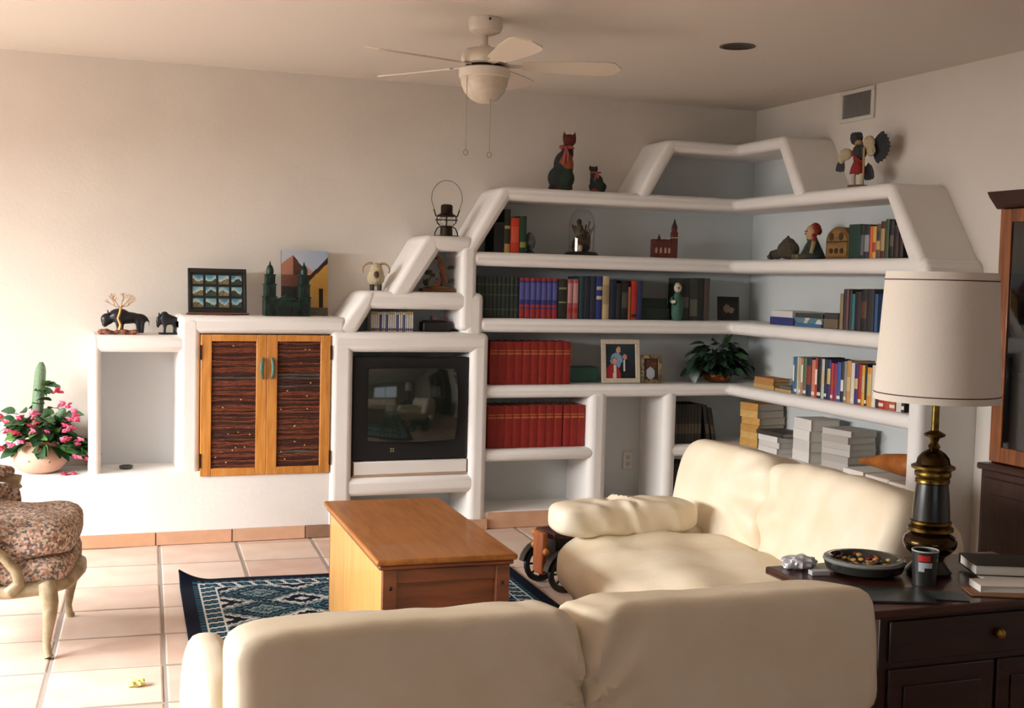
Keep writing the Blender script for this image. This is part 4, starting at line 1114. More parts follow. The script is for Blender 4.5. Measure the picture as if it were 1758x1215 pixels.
def stand_frame(name, label, x, y, z, w, h, rz, tilt, fm, border, fn, nx, nz, side=False):
    o = thing(name, label, 'picture frame', (x, y, z), rz)
    o.rotation_euler = (radians(-tilt), 0, rz)
    b = border
    G().box(-w / 2, w / 2, 0, .014, 0, b).box(-w / 2, w / 2, 0, .014, h - b, h).box(-w / 2, -w / 2 + b, 0, .014, b, h - b).box(w / 2 - b, w / 2, 0, .014, b, h - b).build('frame', fm, o, bevel=.0025)
    picture('photograph', w - 2 * b + .004, h - 2 * b + .004, nx, nz, fn, pm, o, thick=.004, M=T((0, .006, b - .002)))
    G().prism([(.012, .003), (.06, .0125), (.014, h * .6)], -.02, .02, 'x').build('easel_back', pf, o, smooth=False)
    return o
stand_frame('picture_frame', 'large ivory framed portrait of three people beside the small gilt frame', 3.285, 6.90, zD + .0035, .262, .276, radians(-2), 7, mat('frame_ivory', '#cfc3ae', .5, var=.1, vscale=40), .030, family, 34, 38)
def smallp(u, v):
    if ((u - .45) / .3) ** 2 + ((v - .3) / .28) ** 2 < 1: return lerp(hx('#b8bcc4'), hx('#7a8088'), rnd(u, v) * .6)
    if ((u - .55) / .35) ** 2 + ((v - .7) / .25) ** 2 < 1: return lerp(hx('#3a2420'), hx('#8a4a30'), rnd(u, v) ** 3)
    return lerp(hx('#4a3428'), hx('#2a2420'), rnd(u, v))
stand_frame('picture_frame', 'small ornate gilt picture frame next to the trailing plant', 3.496, 6.895, zD + .0035, .142, .178, radians(-3), 7, cellmat('ornate_gilt', ['#6a5a3a', '#8a7a52', '#5a3a2a', '#7c6c4a', '#a08c60'], 70, .45), .022, smallp, 18, 20)
def darkp(u, v):
    if ((u - .42) / .16) ** 2 + ((v - .5) / .2) ** 2 < 1 or ((u - .66) / .13) ** 2 + ((v - .42) / .16) ** 2 < 1: return hx('#8a7a6c')
    return lerp(hx('#2a2622'), hx('#15130f'), rnd(u, v))
stand_frame('picture_frame', 'small dark photo frame in the corner of the third shelf', 4.07, 6.95, zC + .0035, .145, .155, radians(-14), 9, pf, .010, darkp, 16, 18)

# ------------------------------------------------------------------ figurines on the ledges
black_w = mat('ebony', '#15171c', .35, var=.2, vscale=20)
def buffalo(o, L_, hgt, mir=1):
    g = G()
    g.ell((0, 0, hgt * .62), (L_ * .34, L_ * .13, hgt * .24), 18, 12)
    g.ell((-mir * L_ * .14, 0, hgt * .70), (L_ * .22, L_ * .14, hgt * .29), 18, 12)
    g.ell((mir * L_ * .25, 0, hgt * .58), (L_ * .17, L_ * .11, hgt * .22), 16, 10)
    g.ell((-mir * L_ * .38, 0, hgt * .56), (L_ * .13, L_ * .085, hgt * .24), 16, 10)
    g.ell((-mir * L_ * .42, 0, hgt * .40), (L_ * .07, L_ * .06, hgt * .16), 14, 9)
    for lx, t in ((-.17, 1.1), (-.10, 1.0), (.22, .9), (.31, .9)):
        for sy in (-1, 1):
            g.tube([(mir * lx * L_, sy * L_ * .06, hgt * .55), (mir * (lx + .01) * L_, sy * L_ * .065, hgt * .25), (mir * lx * L_, sy * L_ * .065, .003)], [L_ * .065 * t, L_ * .040, L_ * .036], 10)
    g.tube([(mir * L_ * .40, 0, hgt * .66), (mir * L_ * .45, 0, hgt * .5), (mir * L_ * .455, 0, hgt * .3)], [.006, .005, .004], 6)
    g.build('body', black_w, o, remesh=.006, rsmooth=3)
    for sy in (-1, 1):
        G().tube([(-mir * L_ * .34, sy * L_ * .07, hgt * .74), (-mir * L_ * .36, sy * L_ * .12, hgt * .80), (-mir * L_ * .37, sy * L_ * .11, hgt * .92)], [.007, .005, .002], 8).build('horn', black_w, o)
bf = thing('buffalo_figurine', 'larger black carved buffalo on the plaster ledge', 'figurine', (.305, 6.95, 1.152))
buffalo(bf, .265, .140)
bf = thing('buffalo_figurine', 'smaller black carved buffalo following the larger one', 'figurine', (.524, 6.94, 1.152))
buffalo(bf, .128, .128)
G().box(-.05, .05, -.03, .03, 0, .008).build('base', black_w, bf, bevel=.003)
cw = mat('copper_wire', '#b8874e', .4, metal=.6)
wt = thing('wire_tree', 'twisted copper wire tree on a reddish rock before the buffaloes', 'ornament', (.265, 6.885, 1.152))
g = G()
for k in range(9):
    cx, cy = -.09 + .022 * k + .006 * sin(k * 3), .006 * cos(k * 2)
    g.ell((cx, cy - .005, .012 + .004 * sin(k * 1.7)), (.022, .02, .013 + .004 * cos(k)), 9, 6)
g.build('rock_base', mat('red_rock', '#a2684a', .8, var=.4, vscale=60, bump=.5, bscale=90, col2='#6a3a28'), wt, remesh=.005)
wr = G()
wr.tube([(.0, 0, .015), (.008, 0, .05), (-.006, 0, .085), (.004, 0, .12), (.008, 0, .145)], [.014, .009, .008, .0075, .007], 8)
rw = random.Random(4)
def branch(p, d, L_, r, lev):
    q = p + d * L_
    mid = p + d * L_ * .5 + Vector((rw.uniform(-1, 1), rw.uniform(-1, 1), rw.uniform(-.2, .8))) * L_ * .12
    wr.tube([p, mid, q], [r, r * .85, r * .7], 5)
    if lev > 0:
        for _ in range(3 if lev > 1 else 3):
            d2 = (d + Vector((rw.uniform(-1, 1), rw.uniform(-.8, .8), rw.uniform(-.35, .75))) * .85).normalized()
            branch(q, d2, L_ * .72, r * .62, lev - 1)
for a in (-1.1, -.5, .1, .6, 1.15):
    branch(Vector((.008, 0, .142)), Vector((sin(a), rw.uniform(-.5, .5), cos(a) * .7)).normalized(), .038, .0026, 3)
wr.build('wire_branches', cw, wt)

wool = mat('woolly_fleece', '#d6c7a4', .95, bump=.9, bscale=160)
rm = thing('ram_figurine', 'cream woolly ram figurine with curled horns', 'figurine', (1.695, 6.93, 1.417), radians(-12))
G().ell((0, .03, .072), (.052, .075, .050), 16, 12).ell((0, -.03, .095), (.045, .042, .052), 16, 12).ell((0, -.035, .135), (.034, .03, .026), 14, 10).build('fleece', wool, rm, remesh=.005, rsmooth=1)
G().ell((0, -.072, .092), (.016, .014, .021), 12, 8).ell((0, -.078, .082), (.010, .01, .01), 10, 7).build('face', mat('ram_face', '#4c3c2c', .8), rm, remesh=.003)
for s_ in (-1, 1):
    G().tube([(s_ * (.022 + .028 * (1 - cos(t)) + .0), -.035, .140 + .018 * sin(t) * 1.2 - .010 * t * .9 + .008) for t in [q * .42 for q in range(10)]], [.009 - .0006 * q for q in range(10)], 10).build('horn', mat('ram_horn', '#a8885a', .5, bump=.5, bscale=200), rm)
    for ly in (-.035, .07):
        G().tube([(s_ * .022, ly, .035), (s_ * .022, ly - .002, .001)], [.013, .011], 8).build('leg', mat('ram_hoof', '#2e241c', .7), rm)

# railroad lantern
lnm = mat('lantern_iron', '#221d1a', .5, metal=.7, var=.3, vscale=30, col2='#3a2a20')
ln = thing('railroad_lantern', 'dark iron railroad lantern with raised wire handle', 'lantern', (2.125, 6.95, 1.747))
G().lathe([(.034, .001), (.038, .004), (.036, .05), (.040, .06), (.030, .064)], n=24).build('fount', lnm, ln)
G().lathe([(.066, .118), (.060, .124), (.040, .135), (.036, .14), (.036, .178), (.032, .188), (.018, .192), (.0001, .193)], n=28).build('hood', lnm, ln)
G().lathe([(.034, .062), (.044, .085), (.044, .10), (.036, .122)], n=24, cap=False).build('glass_globe', glassmat('lantern_glass', (.93, .93, .92), .25), ln)
for k in range(6):
    a = 2 * pi * k / 6 + .26
    cage = G().tube([(.064 * cos(a), .064 * sin(a), .120), (.067 * cos(a), .067 * sin(a), .10), (.064 * cos(a), .064 * sin(a), .082), (.046 * cos(a), .046 * sin(a), .066)], .0028, 6)
    cage.build('guard_wire', lnm, ln)
for k in range(4):
    a = 2 * pi * k / 4 + .1
    G().tube([(.040 * cos(a), .040 * sin(a), .06), (.060 * cos(a), .060 * sin(a), .047), (.072 * cos(a), .072 * sin(a), .022), (.075 * cos(a), .075 * sin(a), .003)], .0035, 6).build('foot_wire', lnm, ln)
G().tube([(.067 * cos(2 * pi * k / 28), .067 * sin(2 * pi * k / 28), .098) for k in range(28)], .0026, 6, closed=True).build('guard_ring', lnm, ln)
G().tube([(.0755 * cos(2 * pi * k / 28), .0755 * sin(2 * pi * k / 28), .0032) for k in range(28)], .003, 6, closed=True).build('base_ring', lnm, ln)
bl_ = [(-.068, 0, .125), (-.080, 0, .165), (-.096, 0, .215)] + [(-.096 * cos(t), 0, .225 + .108 * sin(t)) for t in [pi * q / 14 for q in range(1, 14)]] + [(.096, 0, .215), (.080, 0, .165), (.068, 0, .125)]
G().tube(bl_, .0018, 6).build('bail_handle', mat('bail_wire', '#5a4a3c', .4, metal=.7), ln)
for s_ in (-1, 1):
    G().tube([(s_ * .066, 0, .118), (s_ * .080, 0, .16)], .004, 6).build('bail_ear', lnm, ln)

# patchwork cats
patch = cellmat('patchwork_cloth', ['#22201f', '#7a2a20', '#26382a', '#9a5630', '#2a2624', '#5a1e1c', '#1f2826', '#86402a', '#332422', '#6a2a20'], 13, .85)
ribbon = mat('ribbon_red', '#9a4440', .6)
def cat(o, hgt, wid, mir, lab=None):
    g = G()
    g.ell((0, 0, hgt * .20), (wid * .48, wid * .30, hgt * .215), 20, 14)
    g.ell((mir * wid * .08, 0, hgt * .42), (wid * .36, wid * .24, hgt * .24), 18, 12)
    g.ell((mir * wid * .20, 0, hgt * .62), (wid * .22, wid * .18, hgt * .20), 16, 12)
    g.ell((mir * wid * .26, -.005, hgt * .84), (wid * .24, wid * .19, hgt * .105), 16, 12)
    for s_ in (-1, 1):
        g.tube([(mir * wid * .26 + s_ * wid * .16, 0, hgt * .88), (mir * wid * .26 + s_ * wid * .20, 0, hgt * .998)], [wid * .09, .002], 10)
    g.box(-wid * .42, wid * .40, -wid * .2, wid * .2, .001, hgt * .06)
    g.build('body', patch, o, remesh=.006, rsmooth=2)
    b = G()
    kx = mir * wid * .12
    for s_ in (-1, 1):
        b.ell((kx + s_ * wid * .13, -wid * .22, hgt * .715), (wid * .13, wid * .05, hgt * .035), 10, 7, M=None)
    b.ell((kx, -wid * .24, hgt * .71), wid * .05, 8, 6)
    b.tube([(kx, -wid * .24, hgt * .70), (kx - wid * .05, -wid * .30, hgt * .55), (kx - wid * .10, -wid * .31, hgt * .42)], [wid * .05, wid * .06, wid * .04], 6)
    b.tube([(kx, -wid * .24, hgt * .70), (kx + wid * .08, -wid * .29, hgt * .58), (kx + wid * .06, -wid * .30, hgt * .48)], [wid * .05, wid * .06, wid * .04], 6)
    b.tube([(mir * wid * .2 + wid * .22 * cos(2 * pi * q / 16), wid * .19 * sin(2 * pi * q / 16), hgt * .71) for q in range(16)], wid * .035, 6, closed=True)
    b.build('ribbon_bow', ribbon, o)
kc = thing('cat_figurine', 'tall patchwork cloth cat with a red ribbon on the top shelf', 'figurine', (2.852, 6.94, zA + .006), radians(-14)); cat(kc, .362, .175, 1)
kc = thing('cat_figurine', 'small patchwork cloth cat sitting beside the tall one', 'figurine', (3.10, 6.94, zA + .006), radians(-14)); cat(kc, .165, .118, -1)

# feathered dancer doll
kd = thing('feathered_doll', 'carved dancer doll with black feather wings on the top side shelf', 'figurine', (4.15, 5.735, zA + .001), -pi / 2 + radians(28))
skin_w = mat('doll_tan', '#a8865c', .7); fea = mat('feather_black', '#1f1e22', .7); down = mat('down_cream', '#c8b898', .95, bump=.8, bscale=120); red_c = mat('doll_red', '#8a2424', .8)
G().lathe([(.05, .001), (.055, .004), (.055, .02), (.05, .022)], n=20).build('base', mat('doll_base', '#7a5a3c', .7), kd)
for s_ in (-1, 1):
    G().tube([(s_ * .024, 0, .022), (s_ * .026, -.004, .07), (s_ * .022, 0, .12)], [.012, .014, .018], 8).build('leg', mat('doll_white', '#c6b9a4', .7), kd)
G().lathe([(.048, .085), (.040, .12), (.028, .15)], n=18).build('kilt', red_c, kd)
G().ell((0, 0, .175), (.032, .022, .045), 14, 10).build('torso', mat('doll_brown', '#5a3c2a', .7), kd)
G().ell((0, -.004, .245), (.024, .024, .03), 14, 10).build('head', skin_w, kd)
G().tube([(0, -.024, .245), (0, -.05, .235)], [.008, .002], 8).build('beak', mat('doll_yellow', '#b08a3c', .6), kd)
for s_ in (-1, 1):
    G().tube([(s_ * .03, 0, .205), (s_ * .062, -.012, .205 + .018 * s_), (s_ * .095, -.012, .20 + .03 * s_)], [.017, .013, .010], 8).build('arm', skin_w, kd)
G().ell((.066, -.016, .252), (.036, .020, .042), 14, 9).ell((.078, -.014, .21), (.030, .018, .034), 12, 8).build('down_tuft', down, kd, remesh=.006)
G().ell((-.07, -.018, .195), (.040, .022, .034), 14, 9).ell((-.095, -.014, .17), (.022, .018, .028), 12, 8).build('down_tuft', down, kd, remesh=.006)
G().tube([(.046, -.034, .225), (.05, -.036, .03)], [.007, .005], 6).build('staff', skin_w, kd)
G().tube([(-.03, -.026, .20), (.0, -.032, .17), (.036, -.026, .145)], [.008, .009, .008], 6).build('sash', red_c, kd)
def feather(L_, wd):
    p = [(0, 0), (wd * .45, L_ * .25), (wd * .5, L_ * .6), (wd * .3, L_ * .9), (0, L_), (-wd * .3, L_ * .9), (-wd * .5, L_ * .6), (-wd * .45, L_ * .25)]
    return G().prism(p, -.0014, .0014, 'y')
fm1 = feather(.10, .036).mesh('feather', fea, smooth=False)
for k in range(10):
    inst(fm1, 'feather', kd, T((.082, .002 + .002 * k, .235)) @ RY(radians(38 + k * 14)))
for k in range(4):
    inst(fm1, 'feather', kd, T((-.098, -.012 + .002 * k, .175)) @ RY(radians(170 + k * 11)) @ Matrix.Scale(.8, 4))
fm2 = feather(.078, .044).mesh('feather', fea, smooth=False)
for k in range(4):
    inst(fm2, 'feather', kd, T((-.022 + .003 * k, .004 * k, .242)) @ RY(radians(-16 + 8 * k)))
for k in range(4):
    inst(fm1, 'feather', kd, T((.058, -.004 + .003 * k, .145)) @ RY(radians(160 + 9 * k)))
for k in range(3):
    inst(fm2, 'feather', kd, T((.004 + .012 * k, -.03 + .003 * k, .245)) @ RY(radians(188 - 10 * k)))

# parrot group on a wooden base, in the small slanted niche
pr_ = thing('parrot_figurine', 'painted parrot figurine on a wooden base in the small niche', 'figurine', (2.074, 6.93, 1.4185))
G().box(-.105, .09, -.04, .045, 0, .018).build('base', woodmat('base_cherry', '#7a3f24', '#5a2a18', 6, 'x'), pr_, bevel=.003)
G().ell((-.005, 0, .022), (.09, .035, .012), 16, 8).build('moss_ground', mat('moss', '#6a6a34', .9, var=.4, vscale=60), pr_)
br_m = mat('branch_brown', '#5f4228', .8)
G().tube([(.02, 0, .02), (.03, 0, .07), (.015, 0, .11), (.035, 0, .14)], [.012, .01, .008, .005], 8).tube([(-.07, 0, .02), (-.055, 0, .07), (-.035, .0, .095)], [.006, .005, .003], 6).tube([(.06, 0, .02), (.075, 0, .05), (.08, 0, .065)], [.005, .004, .003], 6).build('branch', br_m, pr_)
G().ell((.018, -.01, .15), (.02, .018, .04), 12, 9, M=T((.018, 0, .15)) @ RY(radians(-22)) @ T((-.018, 0, -.15))).ell((-.002, -.012, .195), (.015, .014, .016), 12, 8).tube([(.03, -.008, .12), (.045, -.004, .07), (.05, -.002, .04)], [.012, .009, .003], 8).build('parrot', mat('parrot_red', '#9a4a28', .6, var=.5, vscale=50, col2='#4a3a2a'), pr_, remesh=.004)
G().tube([(-.016, -.012, .198), (-.024, -.014, .19)], [.006, .002], 8).build('beak', mat('beak_dark', '#26201c', .5), pr_)
lf = G().prism([(0, 0), (.012, .014), (.012, .034), (0, .05), (-.012, .034), (-.012, .014)], -.001, .001, 'y').mesh('leaf', mat('leaf_dull', '#38442e', .7), smooth=False)
for k, (x_, z__, a_) in enumerate(((-.05, .10, -60), (-.03, .12, -100), (-.065, .03, -30), (-.08, .03, 20), (.06, .05, 60), (-.01, .09, -70), (.055, .14, 80))):
    inst(lf, 'leaf', pr_, T((x_, .01, z__)) @ RY(radians(a_)))
G().ell((-.02, -.02, .035), (.014, .012, .010), 10, 7).ell((.0, -.025, .05), (.011, .01, .01), 10, 7).ell((-.012, -.022, .078), (.011, .01, .009), 10, 7).build('red_flower', mat('flower_red', '#a0342a', .7), pr_, remesh=.004)

# video tapes and black case in the long niche
tm = ['#c9c6bf', '#d2cfc8', '#bdbab4', '#3a4a8a', '#cfccc5']
for k in range(20):
    w = .0128
    c = tm[(k * 7) % 5] if k % 6 == 4 else '#cdcac3'
    if k in (7, 12, 15): c = '#40508c'
    topc = '#b39a3c' if k in (0, 1, 2, 8, 9, 10, 13, 14, 16, 17, 18, 19) else '#d0ccc4'
    book('white-boxed video tape, %s from the slanted side of the long niche' % ORD[k], 1.665 + k * w, 6.90, 1.179, w, .115, .10, c, bands=((.86, .98, topc), (.05, .16, ['#8a3a30', '#3a4a80', '#4a4a4a'][k % 3])), group='video tapes in the long niche', name='video_tape')
bx = thing('black_case', 'black equipment case with red cables on top in the long niche', 'case', (2.068, 6.96, 1.179))
G().box(-.085, .085, -.05, .05, 0, .058).build('body', mat('case_black', '#141313', .5), bx, bevel=.01, seg=3)
G().box(-.07, .07, -.04, .04, .058, .066).build('lid', MATS['case_black'], bx, bevel=.004)
G().tube([(.0 + .014 * cos(t), -.01, .078 + .013 * sin(t)) for t in [2 * pi * q / 12 for q in range(12)]], .0025, 6, closed=True).tube([(.04, -.01, .068), (.055, -.01, .085), (.075, -.01, .078), (.08, -.01, .066)], .003, 6).build('red_cable', mat('cable_red', '#8a3630', .5), bx)
G().tube([(-.025, 0, .066), (-.022, 0, .095)], .006, 8).build('knob', MATS['case_black'], bx)
# small dark item in the low niche
nt_ = thing('ashtray', 'small dark green dish on the floor of the low niche', 'dish', (.308, 6.97, .399))
G().lathe([(.030, 0), (.037, .012), (.036, .022), (.028, .022), (.026, .010), (.0001, .008)], n=20).build('bowl', mat('dish_green', '#3e463c', .4), nt_)
G().ell((.004, 0, .016), (.018, .016, .01), 10, 6).build('contents', mat('dish_fill', '#5a5444', .9), nt_)

# ------------------------------------------------------------------ second shelf ornaments
gl = thing('glass_ornament', 'grey glass ornament next to the green book on the second shelf', 'ornament', (2.652, 6.93, zB + .001))
G().lathe([(.03, 0), (.034, .006), (.014, .02), (.03, .04), (.038, .07), (.030, .10), (.012, .125), (.0001, .13)], n=20).build('body', mat('grey_glass', '#6e7476', .15, coat=.4, var=.4, vscale=30, col2='#3c4444'), gl)
G().tube([(.034 * cos(t), 0, .07 + .045 * sin(t)) for t in [2 * pi * q / 20 for q in range(20)]], .003, 6, closed=True).build('wire_ring', iron_dk, gl)

dg = thing('glass_dome', 'glass dome over a dried flower figurine on the second shelf', 'display dome', (3.005, 6.95, zB + .001))
G().lathe([(.105, 0), (.108, .006), (.098, .016), (.088, .022), (.085, .022)], n=36).build('base', mat('dome_base', '#1d1713', .35), dg)
G().lathe([(.080, .021), (.081, .10), (.081, .19), (.076, .225), (.062, .258), (.040, .280), (.018, .289), (.0001, .291)], n=36).build('dome', glassmat('dome_glass', (.93, .93, .92), .22), dg)
G().ell((-.005, 0, .05), (.062, .05, .038), 14, 9).ell((.012, .0, .105), (.048, .036, .055), 14, 9).ell((-.015, 0, .155), (.026, .024, .04), 12, 9).ell((-.02, 0, .205), (.018, .018, .022), 12, 8).ell((-.05, -.01, .07), (.02, .02, .03), 10, 7).ell((.04, 0, .085), (.022, .02, .04), 10, 7).build('figurine', cellmat('dome_fig', ['#2a2620', '#4a3826', '#3a3a2a', '#6a3a28', '#2e2a26', '#54503a'], 45, .85), dg, remesh=.005)
rg = random.Random(9)
for k in range(9):
    a = radians(-50 + k * 13); L_ = rg.uniform(.09, .15)
    x0_ = -.02 + .008 * k
    sp_ = G().tube([(x0_, 0, .07), (x0_ + L_ * .25 * sin(a), .01, .07 + L_ * .6), (x0_ + L_ * .45 * sin(a), .012, .07 + L_)], [.003, .003, .006], 6)
    sp_.build('dried_stem', mat('dried_red', '#6e3428', .8), dg)
G().lathe([(.012, .022), (.016, .04), (.012, .06)], (-.03, -.05, 0), 12).build('white_pot', mat('tiny_pot', '#b8a48c', .6), dg)

rc = thing('church_model', 'small red brick church model with a single steeple', 'model church', (3.575, 6.94, zB + .001), radians(-10))
brick = mat('church_red', '#5c2a22', .8, var=.3, vscale=60)
G().box(-.078, .045, -.03, .04, 0, .10).prism([(-.078, .10), (.045, .10), (.045, .106), (-.016, .118), (-.078, .106)], -.03, .04, 'y').build('nave', brick, rc, bevel=.0015)
for k in range(6):
    G().box(-.077 + k * .02, -.067 + k * .02, -.032, .042, .104, .118).build('battlement', brick, rc, smooth=False)
G().lathe([(.012, .116), (.010, .13), (.002, .15)], (-.035, 0, 0), 8).build('turret', brick, rc)
tw_ = G().box(.042, .080, -.032, .008, 0, .165).box(.046, .076, -.028, .004, .165, .20).build('tower', brick, rc, bevel=.0015)
G().lathe([(.017, .20), (.018, .206), (.012, .215), (.002, .25)], (.061, -.012, 0), 10).build('spire', mat('spire_dark', '#3c1c18', .7), rc)
G().box(.040, .082, -.034, .010, .126, .132).build('ledge', mat('ledge_cream', '#b09a80', .7), rc, smooth=False)
for k, x_ in enumerate((-.06, -.03, 0.0, .025)):
    G().prism([(x_ - .007, .03), (x_ + .007, .03), (x_ + .007, .058), (x_, .068), (x_ - .007, .058)], -.0315, -.0295, 'y').build('window', mat('church_window', '#b58a76', .6), rc, smooth=False)

# goose figurine, third shelf
gs = thing('goose_figurine', 'green-coated white-headed goose figurine between albums and books', 'figurine', (3.634, 6.848, zC + .001), radians(-18))
G().lathe([(.028, .001), (.036, .03), (.038, .08), (.034, .13), (.022, .165), (.014, .18)], n=18).build('coat', mat('coat_green', '#2f5a48', .7, var=.2, vscale=30), gs)
G().ell((0, -.004, .205), (.026, .028, .03), 14, 10).ell((0, .004, .226), (.018, .018, .014), 12, 8).build('head', mat('goose_white', '#b8ab98', .7), gs, remesh=.004)
G().tube([(0, -.028, .205), (0, -.05, .20)], [.009, .004], 8).build('bill', mat('bill_tan', '#8a6a44', .6), gs)
G().tube([(-.034, -.01, .14), (-.045, -.03, .12), (-.03, -.045, .10)], [.012, .010, .007], 8).build('wing', MATS['coat_green'], gs)
G().cush((-.032, -.045, .118), (.014, .004, .01), 4, 4).build('letter', mat('letter_white', '#cfc9bd', .7), gs)

# soft toys on the second side shelf
fur = mat('brown_fur', '#5a5040', .95, var=.3, vscale=40, bump=.9, bscale=140)
st = thing('plush_rabbit', 'brown plush rabbit lying on the second side shelf', 'soft toy', (4.14, 6.42, zB + .001), -pi / 2)
G().ell((.03, 0, .062), (.085, .06, .06), 18, 12).ell((.03, .0, .105), (.045, .04, .03), 14, 9).ell((-.075, -.01, .035), (.045, .035, .032), 14, 10).ell((.10, -.02, .03), (.04, .03, .028), 12, 8).ell((-.14, -.01, .02), (.04, .025, .018), 12, 8).build('body', fur, st, remesh=.006, rsmooth=1)
G().tube([(.02, -.01, .115), (.045, -.01, .142)], [.016, .008], 8).build('ear', fur, st)
G().ell((-.105, -.02, .032), (.028, .026, .028), 12, 8).build('dark_paw', mat('dark_fur', '#23211e', .95), st)
rd = thing('rag_doll', 'red-haired rag doll seated on the second side shelf', 'doll', (4.14, 6.13, zB + .001), -pi / 2 + radians(-14))
G().lathe([(.075, .004), (.078, .012), (.06, .05), (.036, .10), (.022, .125)], n=20).build('dress', mat('doll_dress', '#2e3634', .9, var=.3, vscale=30), rd)
G().ell((0, -.012, .158), (.040, .034, .046), 16, 12).build('head', mat('doll_face', '#b3916c', .85), rd)
hr = G()
for k in range(60):
    a = random.uniform(-.4, pi + .4); b = random.uniform(-.2, 1.4)
    hr.ell((.040 * cos(a) * cos(b), .006 + .034 * sin(a) * cos(b) , .162 + .046 * sin(b)), .012, 7, 5)
for k in range(14):
    s_ = -1 if k % 2 else 1
    hr.ell((s_ * random.uniform(.036, .046), random.uniform(-.015, .02), random.uniform(.115, .165)), .011, 7, 5)
hr.build('yarn_hair', mat('yarn_red', '#8e2c1e', .9, var=.3, vscale=80), rd)
for s_ in (-1, 1):
    G().ell((s_ * .014, -.0445, .166), .0045, 8, 6).build('eye', mat('eye_black', '#15120f', .3), rd)
    G().tube([(s_ * .030, -.005, .11), (s_ * .055, -.02, .075), (s_ * .058, -.03, .035)], [.014, .013, .012], 8).build('arm', mat('doll_sleeve', '#9a8a5c', .9), rd)
    G().tube([(s_ * .03, -.04, .018), (s_ * .04, -.11, .016)], [.017, .014], 8).build('leg', mat('doll_stocking', '#6a6048', .9), rd)
G().ell((0, -.047, .152), .005, 8, 6).build('nose', mat('nose_red', '#7a2a22', .7), rd)

ab = thing('arched_box', 'arch-topped brown wooden box like an old radio', 'box', (4.07, 5.905, zB + .001), -pi / 2)
arch = [(0, 0), (.225, 0), (.225, .10)] + [(.1125 + .1125 * cos(t), .10 + .08 * sin(t)) for t in [pi * q / 12 for q in range(1, 12)]] + [(0, .10)]
G().prism(arch, .004, .12, 'y').build('case', woodmat('radio_wood', '#7d5a30', '#5a3c1c', 6, 'x'), ab, bevel=.003)
arch2 = [(.02, .015), (.205, .015), (.205, .095)] + [(.1125 + .0925 * cos(t), .098 + .06 * sin(t)) for t in [pi * q / 12 for q in range(1, 12)]] + [(.02, .095)]
G().prism(arch2, 0, .004, 'y').build('front_panel', woodmat('radio_front', '#94703c', '#6f4e26', 6, 'x'), ab, smooth=False)
G().box(.02, .205, -.003, .001, .092, .100).build('cross_strip', mat('radio_dark', '#3a2814', .5), ab, smooth=False)
for k in range(3):
    G().lathe([(.016, 0), (.014, .006)], n=16, M=T((.06 + .05 * k, 0, .045)) @ RX(pi / 2)).build('carved_disc', MATS['radio_dark'], ab)
G().prism([(.06 + .02 * cos(t) , .125 + .022 * sin(t)) for t in [2 * pi * q / 14 for q in range(14)]], -.003, .001, 'y').prism([(.15 + .02 * cos(t), .125 + .022 * sin(t)) for t in [2 * pi * q / 14 for q in range(14)]], -.003, .001, 'y').build('speaker_inlay', MATS['radio_dark'], ab, smooth=False)

# ------------------------------------------------------------------ plants
def leafmesh(L_, wd, m_, curl=.3, name='leaf', fold=.25):
    g = G(); n_ = 6; vs_ = []; fs_ = []
    for i in range(n_ + 1):
        t = i / n_
        w_ = wd * .5 * sin(pi * min(1, t * .92 + .06)) ** .8 * (1 - .25 * t)
        z_ = -curl * L_ * t * t
        for s_ in (-1, 0, 1):
            vs_.append((s_ * w_, L_ * t, z_ + abs(s_) * w_ * fold))
    for i in range(n_):
        for k in range(2):
            a = i * 3 + k
            fs_.append((a, a + 1, a + 4, a + 3))
    g.add(vs_, fs_)
    return g.mesh(name, m_)
def aim(p, d, roll_=0):
    d = Vector(d).normalized()
    x = d.cross(Vector((0, 0, 1)))
    if x.length < .05: x = Vector((1, 0, 0))
    x.normalize(); z = x.cross(d)
    return T(p) @ Matrix(((x.x, d.x, z.x, 0), (x.y, d.y, z.y, 0), (x.z, d.z, z.z, 0), (0, 0, 0, 1))) @ RY(roll_)
# begonia with cactus in a clay pot
bp = thing('flower_pot', 'pink begonias and a tall cactus in a round clay pot', 'potted plant', (-.135, 6.965, .399))
clay = mat('pale_clay', '#dcb9a4', .8, var=.12, vscale=6, col2='#cfa28c')
G().lathe([(.07, 0), (.105, .015), (.136, .055), (.138, .09), (.118, .13), (.085, .152), (.082, .165), (.088, .172), (.078, .172), (.074, .158), (.0001, .15)], n=40).build('pot', clay, bp)
G().lathe([(.0001, .15), (.08, .156)], n=20, cap=False).build('soil', mat('soil', '#3a2c22', .95), bp)
def cactus(base, L_, r, lean, name):
    g = G(); n_ = 20; vs_ = []; fs_ = []; m_ = 26
    for i in range(m_ + 1):
        t = i / m_
        rr = r * (.86 + .14 * sin(pi * t)) * (1 if t < .88 else sqrt(max(.12, 1 - ((t - .88) / .12) ** 2)))
        c = Vector(base) + Vector((lean[0] * t, lean[1] * t, L_ * t))
        for k in range(n_):
            a = 2 * pi * k / n_
            q = rr * (1 if k % 2 == 0 else .84)
            vs_.append(c + Vector((q * cos(a), q * sin(a), 0)))
    for i in range(m_):
        for k in range(n_):
            k2 = (k + 1) % n_
            fs_.append((i * n_ + k, i * n_ + k2, (i + 1) * n_ + k2, (i + 1) * n_ + k))
    fs_.append([m_ * n_ + k for k in range(n_)])
    g.add(vs_, fs_)
    return g.build(name, mat('cactus_green', '#6f8a6c', .7, var=.2, vscale=40, bump=.3, bscale=120), bp, angle=80)
cactus((-.03, .01, .14), .455, .031, (.035, .0), 'cactus_stem')
cactus((.055, -.01, .14), .21, .026, (.06, -.02), 'cactus_stem')
